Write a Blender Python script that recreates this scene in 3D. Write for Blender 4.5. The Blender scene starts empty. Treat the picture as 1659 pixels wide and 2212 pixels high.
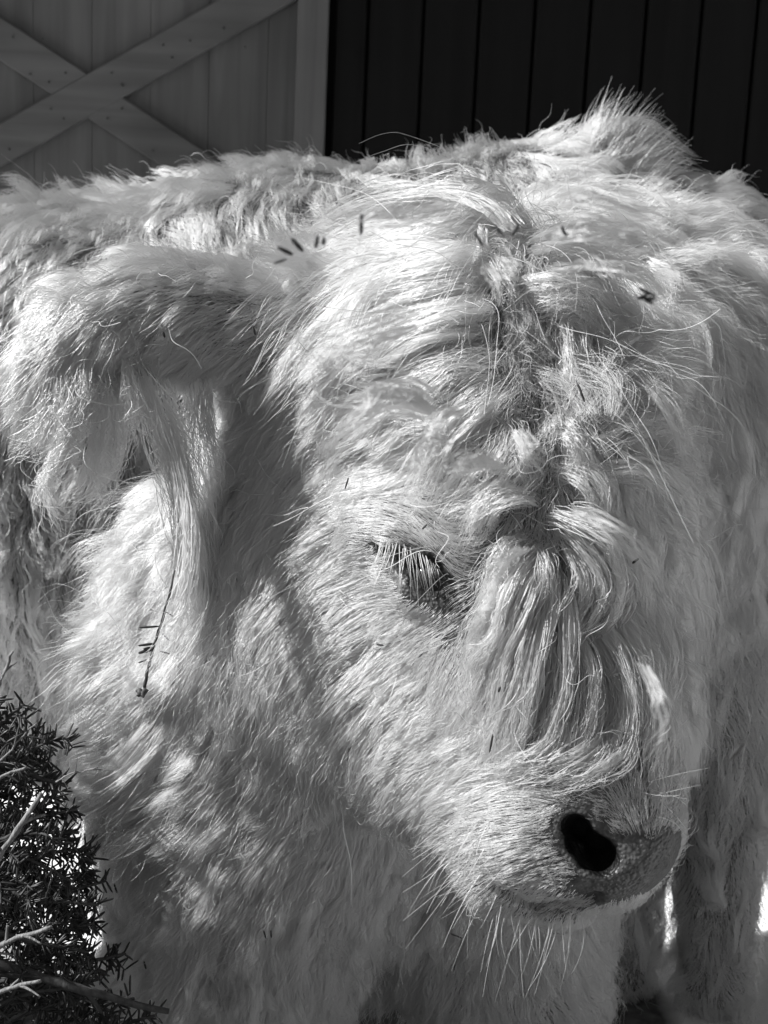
import bpy, bmesh, math, random
import numpy as np
from mathutils import Vector, Matrix, kdtree, Euler
try:
    import openvdb
except ImportError:
    import pyopenvdb as openvdb

# ------------------------------------------------------------------ camera, world, sun, exposure
S = bpy.context.scene
C = S.collection
R = math.radians
CAM_LOC = Vector((0.0, 0.0, 0.85))
PITCH, ROLL = R(12.0), R(2.6)
FPX = 2986.0                      # focal length in pixels of a 1659 x 2212 picture
cam_d = bpy.data.cameras.new('camera')
cam = bpy.data.objects.new('camera', cam_d)
C.objects.link(cam)
cam.location = CAM_LOC
ROT = Euler((R(90) - PITCH, 0, 0)).to_matrix() @ Matrix.Rotation(ROLL, 3, 'Z')
cam.rotation_euler = ROT.to_euler()
cam_d.sensor_fit = 'VERTICAL'
cam_d.sensor_height = 36.0
cam_d.lens = FPX / 2212.0 * 36.0
cam_d.clip_start = 0.02
cam_d.clip_end = 500
cam_d.dof.use_dof = True
cam_d.dof.focus_distance = 1.0
cam_d.dof.aperture_fstop = 18
S.camera = cam

TO_SUN = Vector((-0.76, -0.08, 0.63)).normalized()
w = bpy.data.worlds.new('World')
S.world = w
w.use_nodes = True
nt = w.node_tree
sky = nt.nodes.new('ShaderNodeTexSky')
sky.sky_type = 'NISHITA'
sky.sun_disc = False
sky.sun_elevation = math.asin(TO_SUN.z)
sky.sun_rotation = math.atan2(TO_SUN.x, TO_SUN.y)
bwn = nt.nodes.new('ShaderNodeRGBToBW')        # the photograph is black and white
nt.links.new(sky.outputs[0], bwn.inputs[0])
bg = nt.nodes['Background']
nt.links.new(bwn.outputs[0], bg.inputs[0])
bg.inputs[1].default_value = 0.05
sun_d = bpy.data.lights.new('sun', 'SUN')
sun_d.energy = 5.0
sun_d.angle = R(0.5)
sun_d.color = (1, 1, 1)
sun = bpy.data.objects.new('sun', sun_d)
C.objects.link(sun)
sun.location = (0, 0, 6)
sun.rotation_euler = TO_SUN.to_track_quat('Z', 'Y').to_euler()

S.render.engine = 'CYCLES'
S.view_settings.view_transform = 'Standard'
S.view_settings.look = 'None'
S.view_settings.gamma = 1
S.view_settings.exposure = 0.98
cy = S.cycles
cy.max_bounces = 7
cy.diffuse_bounces = 5
cy.glossy_bounces = 6
cy.transmission_bounces = 8
cy.use_denoising = True
cy.denoising_prefilter = 'ACCURATE'
cy.sample_clamp_indirect = 4
cy.caustics_reflective = False
cy.caustics_refractive = False
S.cycles_curves.shape = 'RIBBONS'
S.cycles_curves.subdivisions = 2

rng = np.random.default_rng(7)
random.seed(7)
RM = np.array(ROT)
CL = np.array(CAM_LOC)


def P(px, py, d):
    """a pixel of the 1659 x 2212 picture and a depth along the view axis -> a point of the world"""
    c = np.array([(px - 829.5) / FPX * d, -(py - 1106.0) / FPX * d, -d])
    return RM @ c + CL


def project(p):
    q = (np.asarray(p) - CL) @ RM
    d = -q[..., 2]
    return q[..., 0] / d * FPX + 829.5, -q[..., 1] / d * FPX + 1106.0, d


# ------------------------------------------------------------------ object helpers
def tag(o, label=None, cat=None, group=None, kind=None):
    if label: o['label'] = label
    if cat: o['category'] = cat
    if group: o['group'] = group
    if kind: o['kind'] = kind
    return o


def empty(name, loc=(0, 0, 0)):
    o = bpy.data.objects.new(name, None)
    C.objects.link(o)
    o.location = loc
    o.empty_display_size = 0.05
    return o


def adopt(o, parent):
    if parent is not None:
        o.parent = parent
        o.matrix_parent_inverse = Matrix.Translation(-Vector(parent.location))
    return o


def mesh_obj(name, verts, faces, mat, parent=None, smooth=True):
    me = bpy.data.meshes.new(name)
    me.from_pydata([tuple(map(float, v)) for v in verts], [], [tuple(map(int, f)) for f in faces])
    me.validate()
    me.polygons.foreach_set('use_smooth', [smooth] * len(me.polygons))
    if mat: me.materials.append(mat)
    o = bpy.data.objects.new(name, me)
    C.objects.link(o)
    return adopt(o, parent)


def bm_obj(name, bm, mat, parent=None, smooth=False):
    me = bpy.data.meshes.new(name)
    bm.normal_update()
    bm.to_mesh(me)
    bm.free()
    me.polygons.foreach_set('use_smooth', [smooth] * len(me.polygons))
    me.materials.append(mat)
    o = bpy.data.objects.new(name, me)
    C.objects.link(o)
    return adopt(o, parent)


def tube(V, F, pts, rad, n=6, cap=True):
    """append a tapered tube along pts to the vertex and face lists"""
    pts = np.asarray(pts, float)
    rad = np.broadcast_to(np.asarray(rad, float), (len(pts),))
    t = np.gradient(pts, axis=0)
    t /= np.linalg.norm(t, axis=1, keepdims=True) + 1e-9
    up = np.array([0.31, 0.17, 0.93])
    base = len(V)
    for i in range(len(pts)):
        a = np.cross(t[i], up); a /= np.linalg.norm(a) + 1e-9
        b = np.cross(t[i], a)
        for k in range(n):
            an = 2 * math.pi * k / n
            V.append(pts[i] + rad[i] * (math.cos(an) * a + math.sin(an) * b))
    for i in range(len(pts) - 1):
        for k in range(n):
            F.append((base + i * n + k, base + i * n + (k + 1) % n, base + (i + 1) * n + (k + 1) % n, base + (i + 1) * n + k))
    if cap:
        F.append(tuple(base + k for k in range(n))[::-1])
        F.append(tuple(base + (len(pts) - 1) * n + k for k in range(n)))


# ------------------------------------------------------------------ materials
def mat_new(name):
    m = bpy.data.materials.new(name)
    m.use_nodes = True
    return m, m.node_tree, m.node_tree.nodes['Principled BSDF']


def grey(v): return (v, v, v, 1)


def noise_mat(name, lo, hi, scale=(20, 20, 20), rough=0.7, bump=0.2, detail=6, bdist=0.002, spec=0.3):
    m, t, b = mat_new(name)
    tc = t.nodes.new('ShaderNodeTexCoord')
    mp = t.nodes.new('ShaderNodeMapping'); mp.inputs['Scale'].default_value = scale
    nz = t.nodes.new('ShaderNodeTexNoise'); nz.inputs['Scale'].default_value = 1; nz.inputs['Detail'].default_value = detail
    rp = t.nodes.new('ShaderNodeValToRGB')
    rp.color_ramp.elements[0].position = 0.3; rp.color_ramp.elements[0].color = grey(lo)
    rp.color_ramp.elements[1].position = 0.7; rp.color_ramp.elements[1].color = grey(hi)
    bp = t.nodes.new('ShaderNodeBump'); bp.inputs['Strength'].default_value = bump; bp.inputs['Distance'].default_value = bdist
    t.links.new(tc.outputs['Object'], mp.inputs[0]); t.links.new(mp.outputs[0], nz.inputs['Vector'])
    t.links.new(nz.outputs[0], rp.inputs[0]); t.links.new(rp.outputs[0], b.inputs['Base Color'])
    t.links.new(nz.outputs[0], bp.inputs['Height']); t.links.new(bp.outputs[0], b.inputs['Normal'])
    b.inputs['Roughness'].default_value = rough
    b.inputs['Specular IOR Level'].default_value = spec
    return m


def hair_mat(name, albedo, body=0.3, rough=0.35, rad_rough=0.6):
    """hair lit through and along its length, over a dull opaque core"""
    m = bpy.data.materials.new(name)
    m.use_nodes = True
    t = m.node_tree
    t.nodes.clear()
    out = t.nodes.new('ShaderNodeOutputMaterial')
    h = t.nodes.new('ShaderNodeBsdfHairPrincipled')
    h.parametrization = 'COLOR'
    h.inputs['Color'].default_value = grey(albedo)
    h.inputs['Roughness'].default_value = rough
    h.inputs['Radial Roughness'].default_value = rad_rough
    h.inputs['Random Roughness'].default_value = 0.2
    d = t.nodes.new('ShaderNodeBsdfDiffuse')
    hi = t.nodes.new('ShaderNodeHairInfo')
    mr = t.nodes.new('ShaderNodeMapRange'); mr.inputs['To Min'].default_value = .42; mr.inputs['To Max'].default_value = .62
    t.links.new(hi.outputs['Random'], mr.inputs['Value']); t.links.new(mr.outputs[0], d.inputs['Color'])
    mx = t.nodes.new('ShaderNodeMixShader'); mx.inputs[0].default_value = body
    t.links.new(h.outputs[0], mx.inputs[1]); t.links.new(d.outputs[0], mx.inputs[2])
    t.links.new(mx.outputs[0], out.inputs[0])
    return m


# ------------------------------------------------------------------ distance fields
def smin(a, b, k):
    h = np.clip(0.5 + 0.5 * (b - a) / k, 0, 1)
    return b + (a - b) * h - k * h * (1 - h)


def d_cone(p, a, b, ra, rb):
    ab = b - a
    h = np.clip(((p - a) @ ab) / (ab @ ab), 0, 1).astype(np.float32)
    q = p - a - h[..., None] * ab
    return np.sqrt((q * q).sum(-1)) - (ra + (rb - ra) * h)


def d_ell(p, c, ax, r):
    """ellipsoid with axes = rows of ax"""
    q = (p - c) @ ax.T
    k0 = np.sqrt(((q / r) ** 2).sum(-1)) + 1e-9
    k1 = np.sqrt(((q / (r * r)) ** 2).sum(-1)) + 1e-9
    return k0 * (k0 - 1.0) / k1


class Body:
    """a body as a smooth blend of primitives, with a sampled grid for fast look-ups"""
    def __init__(self):
        self.prims = []

    def cone(self, a, b, ra, rb, k=0.05, cut=False):
        self.prims.append(('cone', np.asarray(a, np.float32), np.asarray(b, np.float32), ra, rb, k, cut))

    def chain(self, pts, rs, k=0.03, cut=False):
        for i in range(len(pts) - 1):
            self.cone(pts[i], pts[i + 1], rs[i], rs[i + 1], k, cut)

    def ell(self, c, ax, r, k=0.05, cut=False):
        self.prims.append(('ell', np.asarray(c, np.float32), np.asarray(ax, np.float32), np.asarray(r, np.float32), None, k, cut))

    def f(self, p):
        d = None
        for t, a, b, c, e, k, cut in self.prims:
            v = d_cone(p, a, b, c, e) if t == 'cone' else d_ell(p, a, b, c)
            if d is None: d = v
            elif cut: d = -smin(-d, v, k)
            else: d = smin(d, v, k)
        return d

    def bake(self, lo, hi, h):
        self.lo = np.asarray(lo, np.float32); self.h = h
        n = np.ceil((np.asarray(hi) - np.asarray(lo)) / h).astype(int) + 1
        xs = [self.lo[i] + h * np.arange(n[i], dtype=np.float32) for i in range(3)]
        g = np.empty(n, np.float32)
        Y, Z = np.meshgrid(xs[1], xs[2], indexing='ij')
        for i in range(n[0]):
            g[i] = self.f(np.stack([np.full_like(Y, xs[0][i]), Y, Z], -1))
        self.g = g
        self.n = n

    def d(self, p):
        """trilinear distance and gradient"""
        q = (p - self.lo) / self.h
        q = np.clip(q, 0.001, self.n - 1.001)
        i = q.astype(np.int32)
        f = (q - i).astype(np.float32)
        g = self.g
        x, y, z = i[..., 0], i[..., 1], i[..., 2]
        c = [[[g[x + a, y + b, z + e] for e in (0, 1)] for b in (0, 1)] for a in (0, 1)]
        fx, fy, fz = f[..., 0], f[..., 1], f[..., 2]
        L = lambda a, b, t: a + (b - a) * t
        c00 = L(c[0][0][0], c[0][0][1], fz); c01 = L(c[0][1][0], c[0][1][1], fz)
        c10 = L(c[1][0][0], c[1][0][1], fz); c11 = L(c[1][1][0], c[1][1][1], fz)
        c0 = L(c00, c01, fy); c1 = L(c10, c11, fy)
        d = L(c0, c1, fx)
        gx = c1 - c0
        gy = L(c01 - c00, c11 - c10, fx)
        gz = L(L(c[0][0][1] - c[0][0][0], c[0][1][1] - c[0][1][0], fy), L(c[1][0][1] - c[1][0][0], c[1][1][1] - c[1][1][0], fy), fx)
        n = np.stack([gx, gy, gz], -1)
        n /= np.linalg.norm(n, axis=-1, keepdims=True) + 1e-9
        return d, n

    def mesh(self):
        gr = openvdb.FloatGrid(1.0)
        arr = np.clip(self.g / self.h, -3, 3).astype(np.float32)
        gr.background = 3.0
        gr.copyFromArray(arr)
        pts, quads = gr.convertToQuads(isovalue=0.0)
        pts = np.asarray(pts, np.float32) * self.h + self.lo
        quads = np.asarray(quads)
        nn = np.cross(pts[quads[:, 1]] - pts[quads[:, 0]], pts[quads[:, 2]] - pts[quads[:, 0]])
        if ((nn * self.d(pts[quads[:, 0]])[1]).sum(-1) > 0).mean() < .5: quads = quads[:, ::-1]      # outward
        return pts, quads

    def hit(self, px, py, iso=0.0, near=0.5, far=3.2):
        """first point along a pixel's ray at the given height above the skin (else the closest approach)"""
        px = np.atleast_1d(np.asarray(px, float)); py = np.atleast_1d(np.asarray(py, float))
        iso = np.broadcast_to(np.asarray(iso, float), px.shape)
        c = np.stack([(px - 829.5) / FPX, -(py - 1106.0) / FPX, -np.ones_like(px)], -1)
        dr = c @ RM.T
        dr /= np.linalg.norm(dr, axis=-1, keepdims=True)
        t = np.full(px.shape, near)
        best = np.full(px.shape, 9.0); bt = t.copy()
        done = np.zeros(px.shape, bool)
        for _ in range(160):
            p = CL + dr * t[:, None]
            inside = ((p > self.lo) & (p < self.lo + self.h * (self.n - 1))).all(-1)
            d, _n = self.d(p.astype(np.float32))
            d = np.where(inside, d, 0.03) - iso
            upd = inside & (np.abs(d) < best) & ~done
            best = np.where(upd, np.abs(d), best); bt = np.where(upd, t, bt)
            done |= inside & (d < 0.0006)
            t = np.where(done, t, t + np.clip(d * 0.8, 0.0008, 0.05))
            if (t > far).all(): break
        ok = best < 0.003
        return CL + dr * bt[:, None], ok


# ------------------------------------------------------------------ the near calf: body shape
def march(body, px, py, near=0.6, far=2.5):
    c = np.array([(px - 829.5) / FPX, -(py - 1106.0) / FPX, -1.0]); dr = RM @ c; dr /= np.linalg.norm(dr)
    t = near
    for _ in range(300):
        d = float(body.f((CL + dr * t)[None].astype(np.float32))[0])
        if d < 0.0003: break
        t += max(0.0004, d * 0.8)
        if t > far: break
    return CL + dr * t


A = Body()
px_ = lambda r, d: r / FPX * d                    # a length in picture pixels at a depth -> metres
# skull, forehead to muzzle, cheeks and lower jaw
A.cone(P(1060, 790, 1.04), P(1120, 1000, 1.03), 0.098, 0.098)
A.cone(P(1130, 1050, 1.025), P(1265, 1700, 0.97), 0.092, 0.056, 0.05)
A.cone(P(1020, 1250, 1.02), P(1220, 1720, 0.97), 0.07, 0.052, 0.05)
A.cone(P(690, 1340, 1.145), P(1110, 1770, 1.0), 0.12, 0.048, 0.05)      # cheek and jaw
A.cone(P(820, 1000, 1.12), P(690, 1340, 1.145), 0.10, 0.115, 0.06)
A.cone(P(1282, 1745, 0.955), P(1328, 1797, 0.945), 0.053, 0.042, 0.03)    # muzzle
A.cone(P(1150, 1800, 0.96), P(1238, 1838, 0.95), 0.043, 0.032, 0.03)    # upper lip
A.cone(P(1090, 1870, 0.985), P(1212, 1926, 0.962), 0.034, 0.0235, 0.006)  # lower jaw and chin
A.cone(P(840, 1120, 0.99), P(945, 1160, 0.972), 0.027, 0.026, 0.04)     # brow above the eye
# neck, chest, trunk
A.cone(P(800, 860, 1.17), P(1300, 880, 1.45), 0.12, 0.215, 0.08)
A.cone(P(600, 1330, 1.25), P(900, 1050, 1.45), 0.125, 0.2, 0.08)
A.cone(P(425, 1450, 1.19), P(540, 1750, 1.24), 0.074, 0.11, 0.08)
A.cone(P(640, 1700, 1.26), P(1000, 1600, 1.45), 0.14, 0.2, 0.08)
A.cone(P(950, 1045, 1.45), P(1900, 1090, 1.75), 0.228, 0.25, 0.08)
A.cone(P(700, 1880, 1.36), P(1050, 1900, 1.42), 0.11, 0.11, 0.06)
A.cone(P(1900, 1090, 1.75), P(2150, 1120, 1.85), 0.25, 0.24, 0.08)
# legs
A.chain([P(580, 1750, 1.24), P(500, 2120, 1.25), P(520, 2540, 1.25)], [0.115, 0.088, 0.05], 0.05)
A.chain([P(1060, 1800, 1.32), P(1110, 2150, 1.34), P(1100, 2440, 1.34)], [0.11, 0.075, 0.045], 0.05)
A.chain([P(1350, 1450, 1.60), P(1345, 1800, 1.60), P(1345, 2090, 1.60)], [0.09, 0.034, 0.03], 0.04)
A.chain([P(1560, 1450, 1.56), P(1550, 1800, 1.56), P(1545, 2110, 1.56)], [0.10, 0.042, 0.036], 0.04)
# right ear, drooping sideways towards the camera; the other one behind the poll
EAR = [P(640, 770, 1.05), P(480, 690, 1.045), P(320, 680, 1.03), P(170, 730, 1.015), P(90, 800, 1.01)]
A.chain(EAR, [0.03, 0.031, 0.033, 0.026, 0.012], 0.035)
A.chain([P(1300, 800, 1.13), P(1390, 740, 1.19), P(1440, 760, 1.22)], [0.025, 0.026, 0.012], 0.03)

# fine features, cut where the pixels' rays meet the surface
NOST = [march(A, x, y) for x, y in ((1238, 1788), (1250, 1822), (1278, 1852), (1300, 1866))]
INW = RM @ np.array([0.25, 0.1, -1.0]); INW /= np.linalg.norm(INW)
RIM = [march(A, x, y) for x, y in ((1262, 1752), (1278, 1790), (1292, 1818), (1316, 1842))]
A.chain([p + INW * 0.003 for p in RIM], [0.004, 0.0065, 0.0065, 0.004], 0.006)
A.chain([p + INW * 0.002 for p in NOST], [0.0075, 0.0075, 0.0105, 0.0095], 0.003, True)
A.cone(NOST[1] + INW * 0.001, NOST[2] + INW * 0.001, 0.009, 0.0105, 0.003, True)
A.cone(NOST[1] + INW * 0.012, NOST[2] + INW * 0.012, 0.0095, 0.0115, 0.003, True)
A.cone(NOST[0] + INW * 0.002, NOST[1] + INW * 0.03, 0.007, 0.008, 0.003, True)
A.cone(NOST[3] + INW * 0.002, NOST[2] + INW * 0.035, 0.0095, 0.009, 0.003, True)
GROOVE = [march(A, x, y) for x, y in ((1300, 1800), (1350, 1826))]
A.chain([p - INW * 0.006 for p in GROOVE], [0.008, 0.007], 0.02, True)
MOUTH = [march(A, x, y) for x, y in ((1060, 1900), (1100, 1932), (1160, 1955), (1225, 1957), (1285, 1938))]
A.chain([p + INW * 0.003 for p in MOUTH], [0.004, 0.0065, 0.0075, 0.0075, 0.005], 0.005, True)
EYEPTS = [march(A, x, y) for x, y in ((826, 1182), (870, 1212), (915, 1240), (955, 1268), (985, 1300))]
A.chain(EYEPTS, [0.005, 0.011, 0.0135, 0.0095, 0.003], 0.005, True)
LID = [march(A, x, y) for x, y in ((800, 1140), (860, 1165), (920, 1195), (960, 1240), (1000, 1300))]
A.chain([p + INW * 0.003 for p in LID], [0.005, 0.007, 0.007, 0.005, 0.003], 0.01)
LIDB = [march(A, x, y) for x, y in ((840, 1240), (890, 1275), (945, 1305))]
A.chain([p + INW * 0.004 for p in LIDB], [0.006, 0.008, 0.006], 0.012)

PART = [march(A, x, y) for x, y in ((1085, 520), (1110, 620), (1150, 740), (1175, 880), (1175, 1030), (1160, 1180), (1220, 1300), (1300, 1440), (1345, 1600))]
A.chain([p - INW * 0.007 for p in PART], [0.016, 0.020, 0.021, 0.021, 0.021, 0.020, 0.018, 0.016, 0.012], 0.012, True)

# ------------------------------------------------------------------ the calf behind it
B = Body()
KB = 1.16                          # it stands this much farther off than first measured
B.cone(P(60, 920, 1.95 * KB), P(600, 800, 1.95 * KB), 0.27 * KB, 0.26 * KB, 0.08)
B.cone(P(600, 800, 1.95 * KB), P(1150, 740, 1.95 * KB), 0.26 * KB, 0.25 * KB, 0.08)
B.cone(P(-250, 900, 2.0 * KB), P(60, 900, 1.95 * KB), 0.25 * KB, 0.28 * KB, 0.08)
B.cone(P(120, 800, 1.78 * KB), P(150, 1150, 1.85 * KB), 0.13 * KB, 0.15 * KB, 0.1)       # hip turned to the camera
B.cone(P(1150, 600, 1.95 * KB), P(1500, 600, 1.93 * KB), 0.17 * KB, 0.12 * KB, 0.08)      # neck
B.cone(P(1500, 600, 1.93 * KB), P(1800, 900, 1.9 * KB), 0.12 * KB, 0.06 * KB, 0.05)       # head, hidden by the near calf
B.chain([P(1280, 420, 1.9 * KB), P(1312, 335, 1.86 * KB), P(1345, 300, 1.85 * KB)], [0.03 * KB, 0.032 * KB, 0.02 * KB], 0.03)    # ear
B.chain([P(90, 1200, 1.82 * KB), P(60, 1500, 1.88 * KB), P(70, 1850, 1.9 * KB)], [0.13 * KB, 0.07 * KB, 0.05 * KB], 0.06)
B.chain([P(-180, 1200, 2.1 * KB), P(-200, 1500, 2.1 * KB), P(-190, 1740, 2.1 * KB)], [0.12 * KB, 0.07 * KB, 0.05 * KB], 0.06)
B.chain([P(1000, 1150, 2.0 * KB), P(1000, 1500, 2.0 * KB), P(1000, 1800, 2.0 * KB)], [0.12 * KB, 0.06 * KB, 0.05 * KB], 0.06)
B.chain([P(1150, 1150, 2.1 * KB), P(1150, 1500, 2.1 * KB), P(1150, 1740, 2.1 * KB)], [0.12 * KB, 0.06 * KB, 0.05 * KB], 0.06)


def extent(b, pad=0.06):
    lo = np.full(3, 9e9); hi = -lo
    for t, a, c, r, e, k, cut in b.prims:
        if cut: continue
        for q, rr in ((a, r), (c, e)) if t == 'cone' else ((a, float(np.max(r))),):
            lo = np.minimum(lo, q - rr); hi = np.maximum(hi, q + rr)
    return lo - pad, hi + pad


A.bake(*extent(A), 0.006)
B.bake(*extent(B), 0.012)

# ------------------------------------------------------------------ skin
def refine(pts, quads, test, levels, body):
    """subdivide quads near fine features and lay the new vertices on the exact surface"""
    bm = bmesh.new()
    vs = [bm.verts.new(p) for p in pts.tolist()]
    for q in quads.tolist():
        try: bm.faces.new([vs[i] for i in q])
        except ValueError: pass
    for l in range(levels):
        fs = [f for f in bm.faces if test(f.calc_center_median(), l)]
        es = list({e for f in fs for e in f.edges})
        bmesh.ops.subdivide_edges(bm, edges=es, cuts=1, use_grid_fill=True)
        bm.verts.ensure_lookup_table()
        idx = [i for i, v in enumerate(bm.verts) if test(v.co, l)]
        q = np.array([bm.verts[i].co for i in idx], np.float32)
        for _ in range(5):
            d = body.f(q); e = 0.0008
            n = np.stack([body.f(q + np.array(o, np.float32)) - d for o in ((e, 0, 0), (0, e, 0), (0, 0, e))], -1)
            n /= np.linalg.norm(n, axis=-1, keepdims=True) + 1e-9
            q = q - n * d[:, None] * 0.8
        for i, c in zip(idx, q.tolist()): bm.verts[i].co = c
    return bm


NOSE_C = Vector(sum(NOST) / len(NOST)); EYE_C = Vector(EYEPTS[2])


PAD = [march(A, x, y) for x, y in ((1300, 1800), (1330, 1835), (1375, 1850), (1425, 1845), (1340, 1880), (1385, 1875), (1305, 1900), (1262, 1912), (1415, 1860), (1440, 1825))]
PADR = [0.007, 0.010, 0.011, 0.010, 0.013, 0.012, 0.010, 0.006, 0.011, 0.008]


def fine(c, l):
    return (c - NOSE_C).length < (0.075, 0.06)[l] or (c - EYE_C).length < (0.045, 0.035)[l]


def skin_mat():
    m = noise_mat('calf_skin', 0.08, 0.11, (40, 40, 40), 0.8, 0.2)
    t = m.node_tree; b = t.nodes['Principled BSDF']
    src = b.inputs['Base Color'].links[0].from_socket
    at = t.nodes.new('ShaderNodeAttribute'); at.attribute_name = 'pigment'
    mx = t.nodes.new('ShaderNodeMix'); mx.data_type = 'RGBA'
    tc = t.nodes.new('ShaderNodeTexCoord')
    nz = t.nodes.new('ShaderNodeTexNoise'); nz.inputs['Scale'].default_value = 160; nz.inputs['Detail'].default_value = 5
    rp = t.nodes.new('ShaderNodeValToRGB')
    rp.color_ramp.elements[0].position = .35; rp.color_ramp.elements[0].color = grey(.03)
    rp.color_ramp.elements[1].position = .7; rp.color_ramp.elements[1].color = grey(.10)
    t.links.new(tc.outputs['Object'], nz.inputs['Vector']); t.links.new(nz.outputs[0], rp.inputs[0])
    t.links.new(at.outputs['Fac'], mx.inputs['Factor'])
    t.links.new(src, mx.inputs['A']); t.links.new(rp.outputs[0], mx.inputs['B'])
    t.links.new(mx.outputs['Result'], b.inputs['Base Color'])
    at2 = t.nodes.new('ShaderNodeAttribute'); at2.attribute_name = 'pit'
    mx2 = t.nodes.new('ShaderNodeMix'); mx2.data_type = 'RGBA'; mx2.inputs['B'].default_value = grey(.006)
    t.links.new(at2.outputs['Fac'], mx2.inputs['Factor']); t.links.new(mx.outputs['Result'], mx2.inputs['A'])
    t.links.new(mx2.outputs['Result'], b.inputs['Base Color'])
    vo = t.nodes.new('ShaderNodeTexVoronoi'); vo.inputs['Scale'].default_value = 420; vo.feature = 'SMOOTH_F1'
    t.links.new(tc.outputs['Object'], vo.inputs['Vector'])
    bp = t.nodes.new('ShaderNodeBump'); bp.inputs['Strength'].default_value = .8; bp.inputs['Distance'].default_value = .0015; bp.invert = True
    t.links.new(vo.outputs[0], bp.inputs['Height']); t.links.new(bp.outputs[0], b.inputs['Normal'])
    rr = t.nodes.new('ShaderNodeMapRange'); rr.inputs['To Min'].default_value = .8; rr.inputs['To Max'].default_value = .42
    t.links.new(at.outputs['Fac'], rr.inputs['Value']); t.links.new(rr.outputs[0], b.inputs['Roughness'])
    return m


skin = skin_mat()
skin_far = noise_mat('calf_skin_behind', 0.08, 0.11, (40, 40, 40), 0.8, 0.2)
M_DARK = None
pa, qa = A.mesh()
bmA = refine(pa, qa, fine, 2, A)
calf = bm_obj('calf', bmA, skin, None, True)
pb, qb = B.mesh()
calf_b = mesh_obj('calf', pb, qb, skin_far)
tag(calf, 'pale shaggy calf in front with its head lowered and one eye showing', 'calf', 'calves at the barn')
tag(calf_b, 'pale calf standing behind, its woolly back along the barn and one ear raised', 'calf', 'calves at the barn')


# ------------------------------------------------------------------ fur
def curves_obj(name, pts, rad, mat, parent):
    """pts (N, M, 3), rad (N, M) or (M,) -> one hair object"""
    N, M = pts.shape[:2]
    h = bpy.data.hair_curves.new(name)
    h.add_curves([M] * N)
    h.attributes['position'].data.foreach_set('vector', np.ascontiguousarray(pts, np.float32).ravel())
    a = h.attributes.get('radius') or h.attributes.new('radius', 'FLOAT', 'POINT')
    a.data.foreach_set('value', np.ascontiguousarray(np.broadcast_to(rad, (N, M)), np.float32).ravel())
    h.materials.append(mat)
    o = bpy.data.objects.new(name, h)
    C.objects.link(o)
    return adopt(o, parent)


def unit(v): return v / (np.linalg.norm(v, axis=-1, keepdims=True) + 1e-9)


class Flow:
    """guides drawn over the body: where hair lies, how long, how high, how wavy"""
    def __init__(self, body, guides, sigma=0.035):
        # guide: (x0, y0, x1, y1, length mm, height mm, clump 0..1, wave mm)
        g = np.array([q if len(q) > 8 else q + (0.45,) for q in guides], float)
        p0, ok0 = body.hit(g[:, 0], g[:, 1])
        q = body.hit(g[:, 0], g[:, 1], 0.003)[0]
        # direction: the pixel step carried onto the tangent plane
        d, n = body.d(p0.astype(np.float32))
        step = np.stack([(g[:, 2] - g[:, 0]), -(g[:, 3] - g[:, 1]), np.zeros(len(g))], -1) @ RM.T
        view = unit(p0 - CL)
        # slide along the view ray until the step is tangent
        nd = (n * view).sum(-1, keepdims=True)
        nd = np.where(np.abs(nd) < 0.35, np.sign(nd - 1e-6) * 0.35, nd)
        st = unit(step)
        t = st - view * ((st * n).sum(-1, keepdims=True) / nd)
        t = unit(unit(t) * 0.6 + (st - n * (st * n).sum(-1, keepdims=True)) * 0.4)
        self.p = p0[ok0]; self.t = unit(t)[ok0]; self.v = g[ok0, 4:]
        self.sigma = sigma

    caps = ()                         # (centre, mm at the centre, mm per mm outward): hair kept short

    def cap(self, p):
        c_ = np.full(len(p), 500.0)
        for c, l0, k in self.caps:
            c_ = np.minimum(c_, l0 + k * np.linalg.norm(p - c, axis=1) * 1000)
        return c_

    def __call__(self, p):
        T = np.zeros_like(p); V = np.zeros((len(p), self.v.shape[1]))
        for a in range(0, len(p), 20000):
            s = slice(a, a + 20000)
            d2 = ((p[s, None, :] - self.p[None]) ** 2).sum(-1)
            w_ = np.exp(-d2 / (2 * self.sigma ** 2)) + 1e-5 / (1e-4 + d2)**1.5 * 1e-3
            w_ /= w_.sum(1, keepdims=True)
            T[s] = w_ @ self.t; V[s] = w_ @ self.v
        return unit(T), V


def sample_mesh(pts, quads, dens):
    """random points on a quad mesh, dens(centre, normal) per square metre"""
    tri = np.concatenate([quads[:, [0, 1, 2]], quads[:, [0, 2, 3]]])
    a, b, c = pts[tri[:, 0]], pts[tri[:, 1]], pts[tri[:, 2]]
    cr = np.cross(b - a, c - a)
    ar = np.linalg.norm(cr, axis=1) * 0.5
    cen = (a + b + c) / 3
    want = ar * dens(cen, cr / (2 * ar[:, None] + 1e-12))
    n = rng.poisson(want)
    i = np.repeat(np.arange(len(tri)), n)
    u = rng.random((len(i), 2)); fl = u.sum(1) > 1; u[fl] = 1 - u[fl]
    return (a[i] + (b[i] - a[i]) * u[:, :1] + (c[i] - a[i]) * u[:, 1:]).astype(np.float32)


def noise3(p, f, seed=0):
    """cheap smooth vector noise from sums of sines"""
    r = np.random.default_rng(seed)
    o = np.zeros(p.shape)
    for k in range(5):
        K = r.normal(size=(3, 3)) * f; ph = r.random((1, 3)) * 6.28
        o += np.sin(p @ K + ph)
    return o / 2.2


def nearest(q, ref):
    kd = kdtree.KDTree(len(ref))
    for i, v in enumerate(ref.tolist()): kd.insert(v, i)
    kd.balance()
    return np.array([kd.find(v)[1] for v in q.tolist()])


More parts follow.
